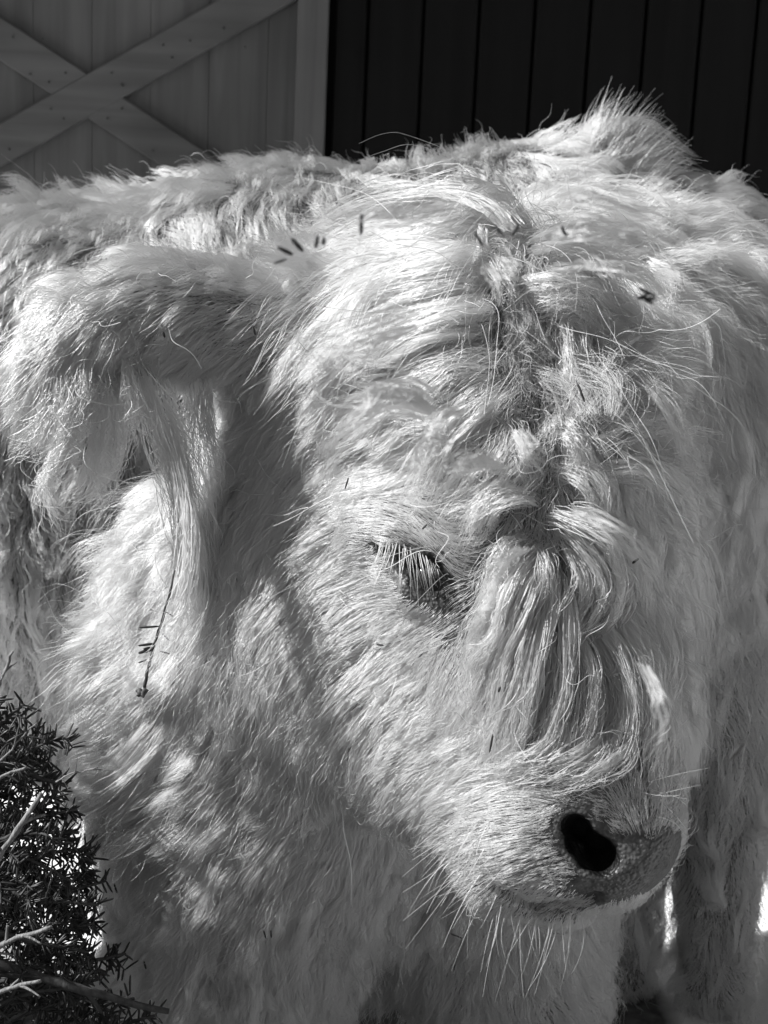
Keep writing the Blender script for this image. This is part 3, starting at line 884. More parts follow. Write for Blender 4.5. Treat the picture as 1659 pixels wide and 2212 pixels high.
LOCKS = [
    # crown tufts, arcs to the right
    ([(1060, 560, 12), (1085, 590, 22), (1095, 615, 24), (1110, 660, 20)], 34, 90),
    ([(1040, 490, 18), (1035, 540, 22), (1020, 590, 18), (985, 640, 14)], 20, 40),
    ([(1110, 610, 18), (1210, 595, 26), (1280, 618, 26), (1330, 664, 20)], 22, 80),
    ([(1130, 630, 14), (1200, 622, 22), (1260, 640, 22)], 36, 90),
    ([(1160, 675, 14), (1230, 655, 22), (1300, 690, 20)], 34, 100),
    ([(1140, 540, 16), (1230, 520, 26), (1320, 530, 28), (1400, 560, 24)], 40, 120),
    ([(1180, 570, 16), (1290, 560, 26), (1390, 590, 24), (1440, 640, 20)], 40, 120),
    ([(1400, 560, 24), (1440, 585, 26), (1448, 630, 24), (1440, 675, 18)], 30, 90),
    # crown
    ([(1000, 430, 10), (900, 438, 18), (790, 475, 20), (690, 540, 14)], 70, 170),
    ([(1090, 440, 10), (990, 425, 20), (870, 460, 22), (760, 520, 16)], 70, 170),
    ([(1040, 470, 12), (940, 480, 20), (820, 520, 22), (700, 600, 16)], 70, 190),
    ([(1150, 455, 12), (1250, 440, 22), (1370, 475, 20), (1440, 530, 14)], 70, 170),
    ([(1110, 500, 14), (1050, 440, 26), (960, 410, 26), (850, 425, 20)], 40, 70),
    # long sweeps to the left
    ([(1060, 570, 14), (980, 560, 24), (860, 590, 24), (740, 650, 20), (650, 730, 14)], 60, 260),
    ([(1010, 610, 14), (900, 620, 22), (800, 650, 20), (700, 720, 14)], 56, 220),
    ([(980, 520, 16), (860, 520, 24), (740, 560, 22), (640, 640, 16)], 60, 220),
    ([(1060, 650, 12), (960, 660, 20), (840, 700, 20), (720, 770, 16), (640, 790, 14)], 60, 240),
    ([(900, 700, 14), (800, 740, 22), (700, 790, 22), (620, 800, 20)], 46, 160),
    ([(1030, 720, 10), (940, 720, 18), (840, 760, 18), (740, 830, 14), (680, 880, 12)], 60, 220),
    ([(880, 800, 12), (800, 800, 20), (740, 840, 20), (690, 910, 14)], 54, 180),
    ([(820, 700, 14), (720, 760, 22), (665, 830, 18), (650, 880, 14)], 44, 140),
    ([(1060, 790, 8), (960, 790, 16), (860, 830, 18), (780, 880, 14)], 60, 200),
    ([(955, 890, 12), (904, 860, 24), (845, 855, 26), (790, 885, 24), (740, 920, 14)], 40, 190),
    ([(925, 890, 10), (840, 880, 20), (760, 905, 22), (705, 955, 16), (690, 990, 12)], 46, 200),
    ([(880, 930, 10), (800, 950, 16), (730, 990, 14), (690, 1040, 10)], 50, 160),
    ([(1015, 885, 12), (975, 900, 22), (935, 955, 22), (885, 1040, 14)], 32, 130),
    ([(980, 900, 12), (920, 915, 20), (870, 925, 20), (830, 965, 14)], 36, 100),
    ([(1080, 870, 10), (1020, 910, 18), (960, 970, 18), (910, 1060, 12)], 40, 130),
    ([(975, 965, 12), (925, 965, 22), (900, 1010, 20), (880, 1050, 14)], 28, 80),
    ([(1090, 1010, 12), (1035, 995, 24), (995, 1015, 26), (958, 1075, 14)], 26, 110),
    ([(1110, 930, 14), (1125, 970, 22), (1140, 1000, 22), (1165, 1030, 16)], 26, 70),
    ([(1195, 895, 10), (1183, 930, 20), (1163, 975, 18)], 36, 80),
    # curls right of the parting
    ([(1214, 925, 10), (1240, 945, 20), (1262, 980, 20), (1250, 1015, 14)], 34, 110),
    ([(1205, 1010, 10), (1265, 1030, 22), (1300, 1070, 24), (1300, 1115, 14)], 36, 140),
    ([(1240, 690, 10), (1255, 745, 16), (1262, 810, 14), (1250, 880, 10)], 46, 150),
    ([(1380, 720, 12), (1310, 770, 18), (1270, 850, 14)], 40, 90),
    ([(1270, 900, 10), (1340, 830, 18), (1420, 780, 20), (1490, 770, 20)], 50, 150),
    ([(1290, 960, 10), (1370, 920, 18), (1450, 910, 20), (1510, 940, 16)], 50, 150),
    ([(1300, 1010, 10), (1380, 1010, 18), (1450, 1050, 18), (1490, 1110, 14)], 50, 150),
    ([(1180, 1110, 10), (1240, 1130, 22), (1310, 1175, 22), (1330, 1235, 14)], 40, 150),
    ([(1230, 1100, 10), (1300, 1130, 20), (1370, 1190, 20), (1410, 1260, 14)], 44, 140),
    # the forelock heap above the nose
    ([(1115, 1055, 12), (1065, 1075, 24), (1025, 1120, 24), (1005, 1155, 16)], 40, 160),
    ([(1155, 1090, 14), (1115, 1080, 26), (1055, 1110, 28), (1022, 1165, 18)], 40, 160),
    ([(1140, 1165, 14), (1095, 1190, 26), (1080, 1230, 26), (1090, 1265, 16)], 40, 140),
    ([(1155, 1190, 14), (1100, 1240, 28), (1050, 1330, 30), (1015, 1400, 22), (1002, 1450, 14)], 56, 300),
    ([(1165, 1200, 14), (1110, 1280, 30), (1060, 1390, 30), (1030, 1480, 22), (1025, 1560, 14)], 62, 340),
    ([(1175, 1220, 14), (1130, 1330, 30), (1085, 1450, 28), (1060, 1550, 20), (1055, 1625, 10)], 62, 340),
    ([(1185, 1240, 14), (1170, 1360, 26), (1140, 1490, 26), (1110, 1590, 18), (1080, 1650, 10)], 64, 320),
    ([(1210, 1240, 12), (1220, 1360, 22), (1210, 1480, 22), (1170, 1600, 16), (1130, 1660, 10)], 64, 300),
    ([(1160, 1180, 12), (1180, 1220, 24), (1175, 1280, 22), (1150, 1340, 18)], 34, 120),
    ([(1210, 1130, 10), (1290, 1180, 22), (1330, 1260, 22), (1310, 1330, 16), (1260, 1370, 12)], 46, 180),
    ([(1225, 1180, 10), (1260, 1250, 22), (1240, 1330, 20), (1180, 1380, 16)], 40, 140),
    ([(1240, 1350, 10), (1280, 1440, 18), (1290, 1530, 16), (1270, 1620, 10)], 56, 220),
    ([(1290, 1350, 10), (1340, 1440, 18), (1350, 1540, 16), (1320, 1630, 10)], 56, 220),
    ([(1340, 1340, 10), (1400, 1430, 18), (1420, 1530, 16), (1410, 1620, 10)], 56, 200),
    ([(1400, 1450, 10), (1440, 1540, 18), (1450, 1620, 14), (1440, 1680, 8)], 50, 160),
    ([(1380, 1590, 8), (1340, 1635, 10), (1270, 1668, 9), (1190, 1692, 5)], 44, 90),
    ([(1310, 1590, 8), (1250, 1640, 10), (1170, 1670, 9), (1110, 1690, 5)], 50, 100),
    ([(1230, 1560, 10), (1170, 1620, 14), (1110, 1650, 12), (1060, 1665, 8)], 44, 150),
    ([(1440, 1130, 12), (1490, 1230, 20), (1510, 1330, 20), (1490, 1430, 14)], 50, 160),
    ([(1430, 1280, 12), (1470, 1370, 20), (1480, 1470, 18), (1465, 1560, 10)], 50, 160),
]
TASSELS = [
    # hanging from the ear
    ([(300, 790, None, 1.000), (325, 870, None, 0.995), (350, 940, None, 1.000), (385, 1030, None, 1.010), (405, 1130, None, 1.020), (412, 1250, None, 1.025), (385, 1350, None, 1.025), (335, 1420, None, 1.025), (292, 1448, None, 1.020)], 56, 260),
    ([(362, 930, None, .998), (392, 1050, None, .995), (404, 1170, None, .984), (392, 1290, None, .976), (364, 1370, None, .974), (328, 1428, None, .975), (290, 1448, None, .98)], 30, 70),
    ([(330, 840, None, 1.005), (370, 950, None, 1.010), (400, 1060, None, 1.020), (425, 1180, None, 1.030), (425, 1290, None, 1.035)], 60, 150),
    ([(270, 770, None, 0.995), (278, 830, None, 0.990), (285, 890, None, 0.995), (290, 925, None, 1.000)], 26, 130),
    ([(230, 770, None, 0.995), (232, 830, None, 0.990), (225, 900, None, 0.995)], 40, 140),
    ([(180, 780, None, 0.990), (165, 860, None, 0.985), (140, 950, None, 0.990), (120, 1010, None, 0.995)], 60, 260),
    ([(120, 800, None, 0.990), (100, 880, None, 0.990), (75, 950, None, 0.995), (50, 985, None, 1.000)], 50, 200),
    ([(150, 850, None, 0.990), (140, 950, None, 0.990), (115, 1020, None, 0.995), (100, 1060, None, 0.995), (120, 1110, None, 0.995), (145, 1145, None, 1.000)], 44, 230),
    ([(220, 850, None, 0.995), (215, 950, None, 1.000), (185, 1040, None, 1.005), (150, 1090, None, 1.010)], 50, 200),
    ([(430, 820, None, 1.025), (430, 920, None, 1.030), (440, 1010, None, 1.040), (450, 1090, None, 1.055)], 60, 220),
    ([(250, 860, None, 1.000), (255, 960, None, 1.010), (230, 1050, None, 1.020), (215, 1130, None, 1.030)], 46, 160),
    ([(60, 780, None, 1.000), (35, 850, None, 1.000), (28, 920, None, 1.005)], 40, 140),
]
allp = [lock(*q, flat=.72 if i < 41 else .58) for i, q in enumerate(LOCKS)]
m_ = np.concatenate(allp)
curves_obj('forelock', m_, taper(20, 0.00028, 0.00009), fur_near, calf)
m_ = np.concatenate([lock(q[0], q[1], int(q[2] * .62), 20, 2.0, 9, loose=.36) for q in TASSELS])
curves_obj('ear_fringe', m_, taper(20, 0.00025, 0.00008), fur_near, calf)

# single stray hairs standing off the crown and forelock
def strays(n, x0, x1, y0, y1, lmm, h0, h1, curl):
    xs = rng.uniform(x0, x1, n); ys = rng.uniform(y0, y1, n)
    p, ok = A.hit(xs, ys, h0 * 0.001); p = p[ok]
    d, nn = A.d(p.astype(np.float32))
    t = unit(rng.normal(0, 1, p.shape) + nn * 0.9)
    m = 14; s = np.linspace(0, 1, m)[None, :, None]
    L = (lmm * 0.001 * np.exp(rng.normal(0, .4, len(p))))[:, None, None]
    bend = unit(rng.normal(0, 1, p.shape))[:, None, :]
    q = p[:, None, :] + L * (t[:, None, :] * s + bend * s ** 2 * curl + np.array([0, 0, -.35]) * s ** 2)
    return frizz(q, np.abs(rng.normal(.0015, .001, len(p))), 1.2)
st = np.concatenate([strays(110, 850, 1400, 430, 720, 38, 12, 22, .9), strays(70, 640, 1380, 720, 1250, 30, 12, 22, 1.0),
                     strays(25, 1000, 1440, 1250, 1600, 24, 10, 30, .9), strays(40, 60, 620, 560, 1000, 28, 8, 20, .9),
                     strays(40, 100, 900, 1200, 1800, 20, 6, 20, .8)])
curves_obj('stray_hair', st, taper(14, 0.00024, 0.00012), fur_near, calf)

# the pointed tuft of the far calf's raised ear
n_ = 900; m = 14; s = np.linspace(0, 1, m)
u = rng.random(n_); dd = rng.normal(1.86, .012, n_) * KB
rx = np.interp(u, [0, 1], [1262, 1400]) + rng.normal(0, 10, n_); ry = np.interp(u, [0, 1], [395, 425]) + rng.normal(0, 16, n_)
tx = np.interp(u, [0, .16, .4, .7, 1], [1270, 1318, 1390, 1452, 1492]) + rng.normal(0, 12, n_); ty = np.interp(u, [0, .16, .4, .7, 1], [285, 205, 238, 292, 362]) + rng.normal(0, 12, n_)
ln_ = np.clip(rng.normal(.82, .17, n_), .4, 1.08)
out = []
for i in range(n_):
    a, b = P(rx[i], ry[i], dd[i]), P(rx[i] + (tx[i] - rx[i]) * ln_[i], ry[i] + (ty[i] - ry[i]) * ln_[i], dd[i] + rng.normal(-.01, .01))
    bow = RM @ np.array([-.016, .006, .012]) * (1 + rng.normal(0, .3))
    out.append(a + s[:, None] * (b - a) + np.sin(s * math.pi)[:, None] * bow)
out = frizz(np.array(out), np.abs(rng.normal(.0014, .001, n_)), 1.0)
curves_obj('ear_tuft', out, taper(m, .00048, .00014), fur_far, calf_b)

# ------------------------------------------------------------------ eye, lashes, whiskers, horn bud
m_eye, _t, _b = mat_new('eye_dark'); _b.inputs['Base Color'].default_value = grey(.012); _b.inputs['Roughness'].default_value = .1; _b.inputs['Specular IOR Level'].default_value = .3
bm = bmesh.new()
bmesh.ops.create_uvsphere(bm, u_segments=32, v_segments=20, radius=0.0175)
VIEW_E = (Vector(EYEPTS[2]) - CAM_LOC).normalized()
bmesh.ops.translate(bm, verts=bm.verts, vec=Vector(EYEPTS[2]) * .5 + Vector(EYEPTS[3]) * .5 + VIEW_E * 0.0195)
bm_obj('eye', bm, m_eye, calf, True)

lash = hair_mat('pale_lash', 0.42)
m = 12; s = np.linspace(0, 1, m)
LR = spline([march(A, x, y) for x, y in ((822, 1165), (850, 1174), (885, 1186), (920, 1204), (945, 1226))], 46)
out = []
for i in range(46):
    u = i / 45; j = rng.normal(0, .12)
    Lp = np.interp(u, [0, .25, .6, 1], [95, 110, 85, 32]) * math.exp(rng.normal(-.05, .32))
    dx = np.interp(u, [0, .4, 1], [-.18, -.05, .3]) + j
    r0 = LR[i] - VIEW_E * 0.001 + np.array(rng.normal(0, .0008, 3))
    o_ = (RM @ np.array([dx, -1, 0])) * Lp / FPX * .97
    f_ = -np.array(VIEW_E) * 0.010 * (Lp / 100)
    out.append(r0 + s[:, None] * o_ * 1.0 + (np.sin(s * math.pi * .8) * 1.0)[:, None] * f_ + (RM @ np.array([j * .004, 0, 0])) * (s ** 2)[:, None])
curves_obj('eyelashes', np.array(out), taper(m, .00024, .00007), lash, calf)

out = []
for i in range(104):
    u = rng.random()
    if i < 54:
        c = np.array([np.interp(u, [0, .3, .7, 1], [900, 1040, 1160, 1280]), np.interp(u, [0, .3, .7, 1], [1880, 1955, 1995, 1985])]) + rng.normal(0, 12, 2)
        dr = np.array([np.interp(u, [0, .5, 1], [-.75, -.3, .05]) + rng.normal(0, .2), -1, rng.uniform(-.1, .5)]); Lm = rng.uniform(14, 48)
    elif i < 96:
        c = np.array([rng.uniform(950, 1090), rng.uniform(1760, 1900)]); dr = np.array([-1, -.6 + rng.normal(0, .4), .5]); Lm = rng.uniform(18, 45)
    else:
        c = np.array([rng.uniform(1360, 1455), rng.uniform(1690, 1770)]); dr = np.array([.9, rng.uniform(-.7, .5), .4]); Lm = rng.uniform(16, 40)
    p, ok = A.hit(c[0], c[1], 0.001)
    if not ok[0]: continue
    dr = RM @ (dr / np.linalg.norm(dr)) * Lm * .001
    out.append(p[0] + s[:, None] * dr + (s ** 2)[:, None] * np.array([0, 0, -.25]) * Lm * .001 + (RM @ (rng.normal(0, .22, 3) * Lm * .001)) * (s ** 2)[:, None])
curves_obj('whiskers', np.array(out), taper(m, .00024, .00008), lash, calf)

m_horn = noise_mat('horn', .28, .45, (150, 150, 150), .6, .3)
V, F = [], []
tip = A.hit(628, 624, .012)[0][0]; hp = A.hit(640, 634, .002)[0][0]; hp = tip + (hp - tip) / np.linalg.norm(hp - tip) * .022
tube(V, F, spline([hp, hp * .4 + tip * .6, tip, tip + (tip - hp) * .12], 9), [.009, .0088, .0085, .008, .0075, .007, .006, .0045, .0015], 12)
mesh_obj('horn', V, F, m_horn, calf)

# ------------------------------------------------------------------ ground
def at_y(px, py, Y):
    c = RM @ np.array([(px - 829.5) / FPX, -(py - 1106.0) / FPX, -1.0])
    return CL + c * (Y - CL[1]) / c[1]


snow = noise_mat('snow', .66, .78, (6, 6, 6), .7, .5, 8, .01)
n = 90
xs = np.concatenate([-np.geomspace(60, 4, 12), np.linspace(-3.5, 3.5, n), np.geomspace(4, 60, 12)])
ysg = np.concatenate([-np.geomspace(60, 1, 12), np.linspace(-.5, 6, n), np.geomspace(7, 80, 10)])
X, Yg = np.meshgrid(xs, ysg, indexing='ij')
near_ = np.exp(-((X / 4) ** 2 + ((Yg - 2) / 4) ** 2))
Z = near_ * 0.012 * (np.sin(X * 7 + 1.3 * np.sin(Yg * 5)) + np.sin(Yg * 9 + X * 3.1) + np.sin(X * 17 - Yg * 13) * .5) - 0.02
V = np.stack([X, Yg, Z], -1).reshape(-1, 3)
nx, ny = X.shape
F = [(i * ny + j, (i + 1) * ny + j, (i + 1) * ny + j + 1, i * ny + j + 1) for i in range(nx - 1) for j in range(ny - 1)]
t_ = snow.node_tree; pb_ = t_.nodes['Principled BSDF']
src = pb_.inputs['Base Color'].links[0].from_socket
tc = t_.nodes.new('ShaderNodeTexCoord'); sx = t_.nodes.new('ShaderNodeSeparateXYZ')
n1 = t_.nodes.new('ShaderNodeTexNoise'); n1.inputs['Scale'].default_value = 5; n1.inputs['Detail'].default_value = 8
n2 = t_.nodes.new('ShaderNodeTexNoise'); n2.inputs['Scale'].default_value = 60; n2.inputs['Detail'].default_value = 6
ad = t_.nodes.new('ShaderNodeMath'); ad.operation = 'MULTIPLY_ADD'; ad.inputs[1].default_value = .8
rp_ = t_.nodes.new('ShaderNodeMapRange'); rp_.inputs['From Min'].default_value = 1.85; rp_.inputs['From Max'].default_value = 2.05
dk = t_.nodes.new('ShaderNodeValToRGB')
dk.color_ramp.elements[0].position = .35; dk.color_ramp.elements[0].color = grey(.05); dk.color_ramp.elements[1].position = .75; dk.color_ramp.elements[1].color = grey(.16)  # dark near ground added to cut the light bounced up at the calves
mx_ = t_.nodes.new('ShaderNodeMix'); mx_.data_type = 'RGBA'
t_.links.new(tc.outputs['Object'], sx.inputs[0]); t_.links.new(tc.outputs['Object'], n1.inputs['Vector']); t_.links.new(tc.outputs['Object'], n2.inputs['Vector'])
t_.links.new(n1.outputs[0], ad.inputs[0]); t_.links.new(sx.outputs['Y'], ad.inputs[2]); sxm = t_.nodes.new('ShaderNodeMapRange'); sxm.inputs['From Min'].default_value = .32; sxm.inputs['From Max'].default_value = .52; sxm.inputs['To Max'].default_value = 1.5  # ground kept white at the right to bounce light onto the flank
ad2 = t_.nodes.new('ShaderNodeMath'); ad2.operation = 'ADD'
t_.links.new(sx.outputs['X'], sxm.inputs['Value']); t_.links.new(sxm.outputs[0], ad2.inputs[0]); t_.links.new(ad.outputs[0], ad2.inputs[1])
t_.links.new(ad2.outputs[0], rp_.inputs['Value'])
t_.links.new(n2.outputs[0], dk.inputs[0]); t_.links.new(rp_.outputs[0], mx_.inputs['Factor'])
t_.links.new(dk.outputs[0], mx_.inputs['A']); t_.links.new(src, mx_.inputs['B']); t_.links.new(mx_.outputs['Result'], pb_.inputs['Base Color'])
tag(mesh_obj('snow_ground', V, F, snow), kind='structure')

# ------------------------------------------------------------------ barn wall and door
YB = 3.3


def wood_mat(name, lo, hi, along='Z', seed=0.0):
    m, t, b = mat_new(name)
    tc = t.nodes.new('ShaderNodeTexCoord')
    mp = t.nodes.new('ShaderNodeMapping')
    mp.inputs['Scale'].default_value = (28, 28, 1.6) if along == 'Z' else (1.6, 28, 28)
    mp.inputs['Location'].default_value = (seed, seed * .7, seed * 1.3)
    nz = t.nodes.new('ShaderNodeTexNoise'); nz.inputs['Scale'].default_value = 1; nz.inputs['Detail'].default_value = 6; nz.inputs['Distortion'].default_value = .6
    kn = t.nodes.new('ShaderNodeTexVoronoi'); kn.inputs['Scale'].default_value = 3.2
    big = t.nodes.new('ShaderNodeTexNoise'); big.inputs['Scale'].default_value = 2.3; big.inputs['Detail'].default_value = 3
    rp = t.nodes.new('ShaderNodeValToRGB')
    rp.color_ramp.elements[0].position = .3; rp.color_ramp.elements[0].color = grey(lo)
    rp.color_ramp.elements[1].position = .72; rp.color_ramp.elements[1].color = grey(hi)
    kr = t.nodes.new('ShaderNodeMapRange'); kr.inputs['From Min'].default_value = .02; kr.inputs['From Max'].default_value = .075; kr.inputs['To Min'].default_value = .45
    br = t.nodes.new('ShaderNodeMapRange'); br.inputs['From Min'].default_value = .3; br.inputs['From Max'].default_value = .7; br.inputs['To Min'].default_value = .68; br.inputs['To Max'].default_value = 1.12
    m1 = t.nodes.new('ShaderNodeMix'); m1.data_type = 'RGBA'; m1.blend_type = 'MULTIPLY'; m1.inputs['Factor'].default_value = 1
    m2 = t.nodes.new('ShaderNodeMix'); m2.data_type = 'RGBA'; m2.blend_type = 'MULTIPLY'; m2.inputs['Factor'].default_value = 1
    t.links.new(tc.outputs['Object'], mp.inputs[0]); t.links.new(mp.outputs[0], nz.inputs['Vector'])
    t.links.new(tc.outputs['Object'], kn.inputs['Vector']); t.links.new(tc.outputs['Object'], big.inputs['Vector'])
    t.links.new(nz.outputs[0], rp.inputs[0])
    t.links.new(kn.outputs['Distance'], kr.inputs['Value']); t.links.new(big.outputs[0], br.inputs['Value'])
    t.links.new(rp.outputs[0], m1.inputs['A']); t.links.new(kr.outputs[0], m1.inputs['B'])
    t.links.new(m1.outputs['Result'], m2.inputs['A']); t.links.new(br.outputs[0], m2.inputs['B'])
    t.links.new(m2.outputs['Result'], b.inputs['Base Color'])
    bp = t.nodes.new('ShaderNodeBump'); bp.inputs['Strength'].default_value = .25; bp.inputs['Distance'].default_value = .002
    t.links.new(nz.outputs[0], bp.inputs['Height']); t.links.new(bp.outputs[0], b.inputs['Normal'])
    b.inputs['Roughness'].default_value = .75; b.inputs['Specular IOR Level'].default_value = .2
    return m


def slab(bm, poly, y0, y1, bev=0.003):
    """a board with the outline poly [(x, z)...] between depths y0 (front) and y1 (back)"""
    f = [bm.verts.new((x, y0, z)) for x, z in poly]; k = [bm.verts.new((x, y1, z)) for x, z in poly]
    n = len(poly)
    bm.faces.new(f); bm.faces.new(k[::-1])
    side = [bm.faces.new((f[i], k[i], k[(i + 1) % n], f[(i + 1) % n])) for i in range(n)]
    bmesh.ops.recalc_face_normals(bm, faces=bm.faces)
    if bev:
        es = [e for e in bm.edges if e.verts[0] in f and e.verts[1] in f]
        bmesh.ops.bevel(bm, geom=es, offset=bev, segments=1, affect='EDGES')


DOOR_R = at_y(707, 130, YB)[0]
STILE_L = at_y(642, 130, YB)[0]
wood_v = wood_mat('door_boards', .11, .165, 'Z')
wood_s = wood_mat('door_stile', .135, .19, 'Z', 4)
wood_d = wood_mat('door_brace', .12, .17, 'X', 9)
door = empty('barn_door', (DOOR_R - .55, YB, 0))
tag(door, 'weathered plank barn door with a crossed timber brace', 'barn door')
door_w = 1.12
XL = DOOR_R - door_w
# planks behind the braces: one panel, its seams cut into it
bm = bmesh.new()
seam = at_y(578, 150, YB)[0]
xs = [XL + .0775]
x = seam - .134 * 7
cuts = [c for c in (seam - .134 * k for k in range(8, -1, -1)) if c > XL + .1] + [STILE_L]
x0 = XL + .0775
for c in cuts:
    b2 = bmesh.new(); slab(b2, [(x0, .08), (c - .0003, .08), (c - .0003, 2.12), (x0, 2.12)], YB, YB + .025, .0009)
    me = bpy.data.meshes.new('x'); b2.to_mesh(me); b2.free(); bm.from_mesh(me); bpy.data.meshes.remove(me)
    x0 = c + .0003
bm_obj('plank_panel', bm, wood_v, door)
for xa, xb in ((XL, XL + .075), (STILE_L, DOOR_R)):
    bm = bmesh.new(); slab(bm, [(xa, .06), (xb, .06), (xb, 2.14), (xa, 2.14)], YB - .0275, YB + .0255)
    bm_obj('stile', bm, wood_s, door)
c0 = at_y(600, -22, YB); zt = c0[2]
cross = at_y(222, 205, YB)
zb = 2 * cross[2] - zt
for za, zb_ in ((zt, zt + .11), (zb - .11, zb), (.08, .2), (2.0, 2.12)):
    bm = bmesh.new(); slab(bm, [(XL + .076, za), (STILE_L - .001, za), (STILE_L - .001, zb_), (XL + .076, zb_)], YB - .0245, YB - .0012)
    bm_obj('rail', bm, wood_d, door)


def brace(p, q, wid, yf):
    a, b = np.array(p), np.array(q); t = (b - a) / np.linalg.norm(b - a); nn = np.array([-t[1], t[0]]) * wid / 2
    a = a - t * .0; b = b + t * .0
    bm = bmesh.new(); slab(bm, [tuple(a - nn), tuple(b - nn), tuple(b + nn), tuple(a + nn)], yf, YB - .0006 if yf < YB - .02 else YB - .0018)
    return bm


u1, v1 = at_y(0, 317, YB), at_y(540, 12, YB)      # rising brace, centre line
u2, v2 = at_y(0, 82, YB), at_y(385, 335, YB)      # falling brace


def ext(u, v, xa, xb):
    k = (v[2] - u[2]) / (v[0] - u[0])
    return (xa, u[2] + k * (xa - u[0])), (xb, u[2] + k * (xb - u[0]))


WB = 0.083
bm_obj('brace', brace(*ext(u1, v1, XL + .085, STILE_L - .012), WB, YB - .021), wood_d, door)
bm_obj('brace', brace(*ext(u2, v2, XL + .085, STILE_L - .012), WB, YB - .018), wood_d, door)
nail_m = noise_mat('nail', .05, .08, (80, 80, 80), .5, .1)
for x, y in ((28, 80), (92, 84), (141, 157), (105, 177), (65, 160), (241, 157), (263, 182), (265, 185), (352, 97), (371, 124), (410, 87), (483, 60), (110, 235), (137, 256), (232, 255), (263, 234), (330, 325), (529, 101), (653, 130), (20, 322)):
    p = at_y(x, y, YB - .021)
    bm = bmesh.new(); bmesh.ops.create_cone(bm, cap_ends=True, segments=10, radius1=.0026, radius2=.002, depth=.003)
    bmesh.ops.rotate(bm, verts=bm.verts, matrix=Matrix.Rotation(R(90), 3, 'X'))
    bmesh.ops.translate(bm, verts=bm.verts, vec=(p[0], YB - .0225, p[2]))
    bm_obj('nail', bm, nail_m, door)

# dark siding right of the door and above it
side_m = wood_mat('dark_siding', .0035, .007, 'Z', 3)
bm = bmesh.new()
pitch = (at_y(1640, 0, YB)[0] - at_y(797, 0, YB)[0]) / 7
xw = at_y(797, 0, YB)[0]
wall_x = [DOOR_R + .012] + [xw + pitch * k for k in range(0, 40)]
for a_, b_ in zip(wall_x[:-1], wall_x[1:]):
    b2 = bmesh.new(); slab(b2, [(a_ + .0035, -.05), (b_ - .0035, -.05), (b_ - .0035, 2.9), (a_ + .0035, 2.9)], YB, YB + .03, .004)
    me = bpy.data.meshes.new('x'); b2.to_mesh(me); b2.free(); bm.from_mesh(me); bpy.data.meshes.remove(me)
for k in range(40):
    a_ = XL - .012 - pitch * k
    b2 = bmesh.new(); slab(b2, [(a_ - pitch + .0035, -.05), (a_ - .0035, -.05), (a_ - .0035, 2.9), (a_ - pitch + .0035, 2.9)], YB, YB + .03, .004)
    me = bpy.data.meshes.new('x'); b2.to_mesh(me); b2.free(); bm.from_mesh(me); bpy.data.meshes.remove(me)
b2 = bmesh.new(); slab(b2, [(XL - .012, 2.15), (DOOR_R + .012, 2.15), (DOOR_R + .012, 2.9), (XL - .012, 2.9)], YB, YB + .03, .004)
me = bpy.data.meshes.new('x'); b2.to_mesh(me); b2.free(); bm.from_mesh(me); bpy.data.meshes.remove(me)
b2 = bmesh.new(); slab(b2, [(-6, -.05), (7, -.05), (7, 2.9), (-6, 2.9)], YB + .034, YB + .09, 0)
me = bpy.data.meshes.new('x'); b2.to_mesh(me); b2.free(); bm.from_mesh(me); bpy.data.meshes.remove(me)
wall = bm_obj('barn_wall', bm, side_m)
bm = bmesh.new()
v_ = [bm.verts.new(q) for q in ((-6, YB - .75, 2.55), (7, YB - .75, 2.55), (7, YB + .1, 2.93), (-6, YB + .1, 2.93))]
bm.faces.new(v_)
r_ = bmesh.ops.extrude_face_region(bm, geom=bm.faces[:])
bmesh.ops.translate(bm, verts=[e for e in r_['geom'] if isinstance(e, bmesh.types.BMVert)], vec=(0, 0, .05))
bmesh.ops.recalc_face_normals(bm, faces=bm.faces)
bm_obj('added_eave', bm, side_m, wall)  # eave added out of view to keep the sun off wall and door
tag(wall, 'nearly black barn wall of upright boards beside the plank door', 'wall')

# ------------------------------------------------------------------ fir branches lying at the left
fir_n = noise_mat('fir_needles', .012, .03, (200, 200, 200), .45, .1)
bark_d = noise_mat('fir_bark_dark', .03, .07, (300, 300, 90), .85, .6)
bark_l = noise_mat('fir_bark_weathered', .09, .24, (420, 420, 60), .85, .8)
fir = empty('fir_tree', P(-250, 2300, 1.0))
tag(fir, 'cut dark needled fir with bare grey twigs in the snow beside the front calf', 'fir tree')


def needle(V, F, p, d, L, wd, nrm):
    """a flat pointed needle"""
    d = d / np.linalg.norm(d); a = np.cross(d, nrm); a /= np.linalg.norm(a) + 1e-9; n2 = np.cross(a, d)
    b = len(V)
    for s_, w_ in ((0, .35), (.15, .9), (.6, 1), (.9, .7), (1, .1)):
        c = p + d * L * s_ + n2 * L * .06 * math.sin(s_ * 3)
        V.extend([c + a * wd * w_ * .5, c + n2 * wd * .22 * w_, c - a * wd * w_ * .5, c - n2 * wd * .22 * w_])
    for i in range(4):
        for k in range(4):
            F.append((b + i * 4 + k, b + i * 4 + (k + 1) % 4, b + i * 4 + 4 + (k + 1) % 4, b + i * 4 + 4 + k))


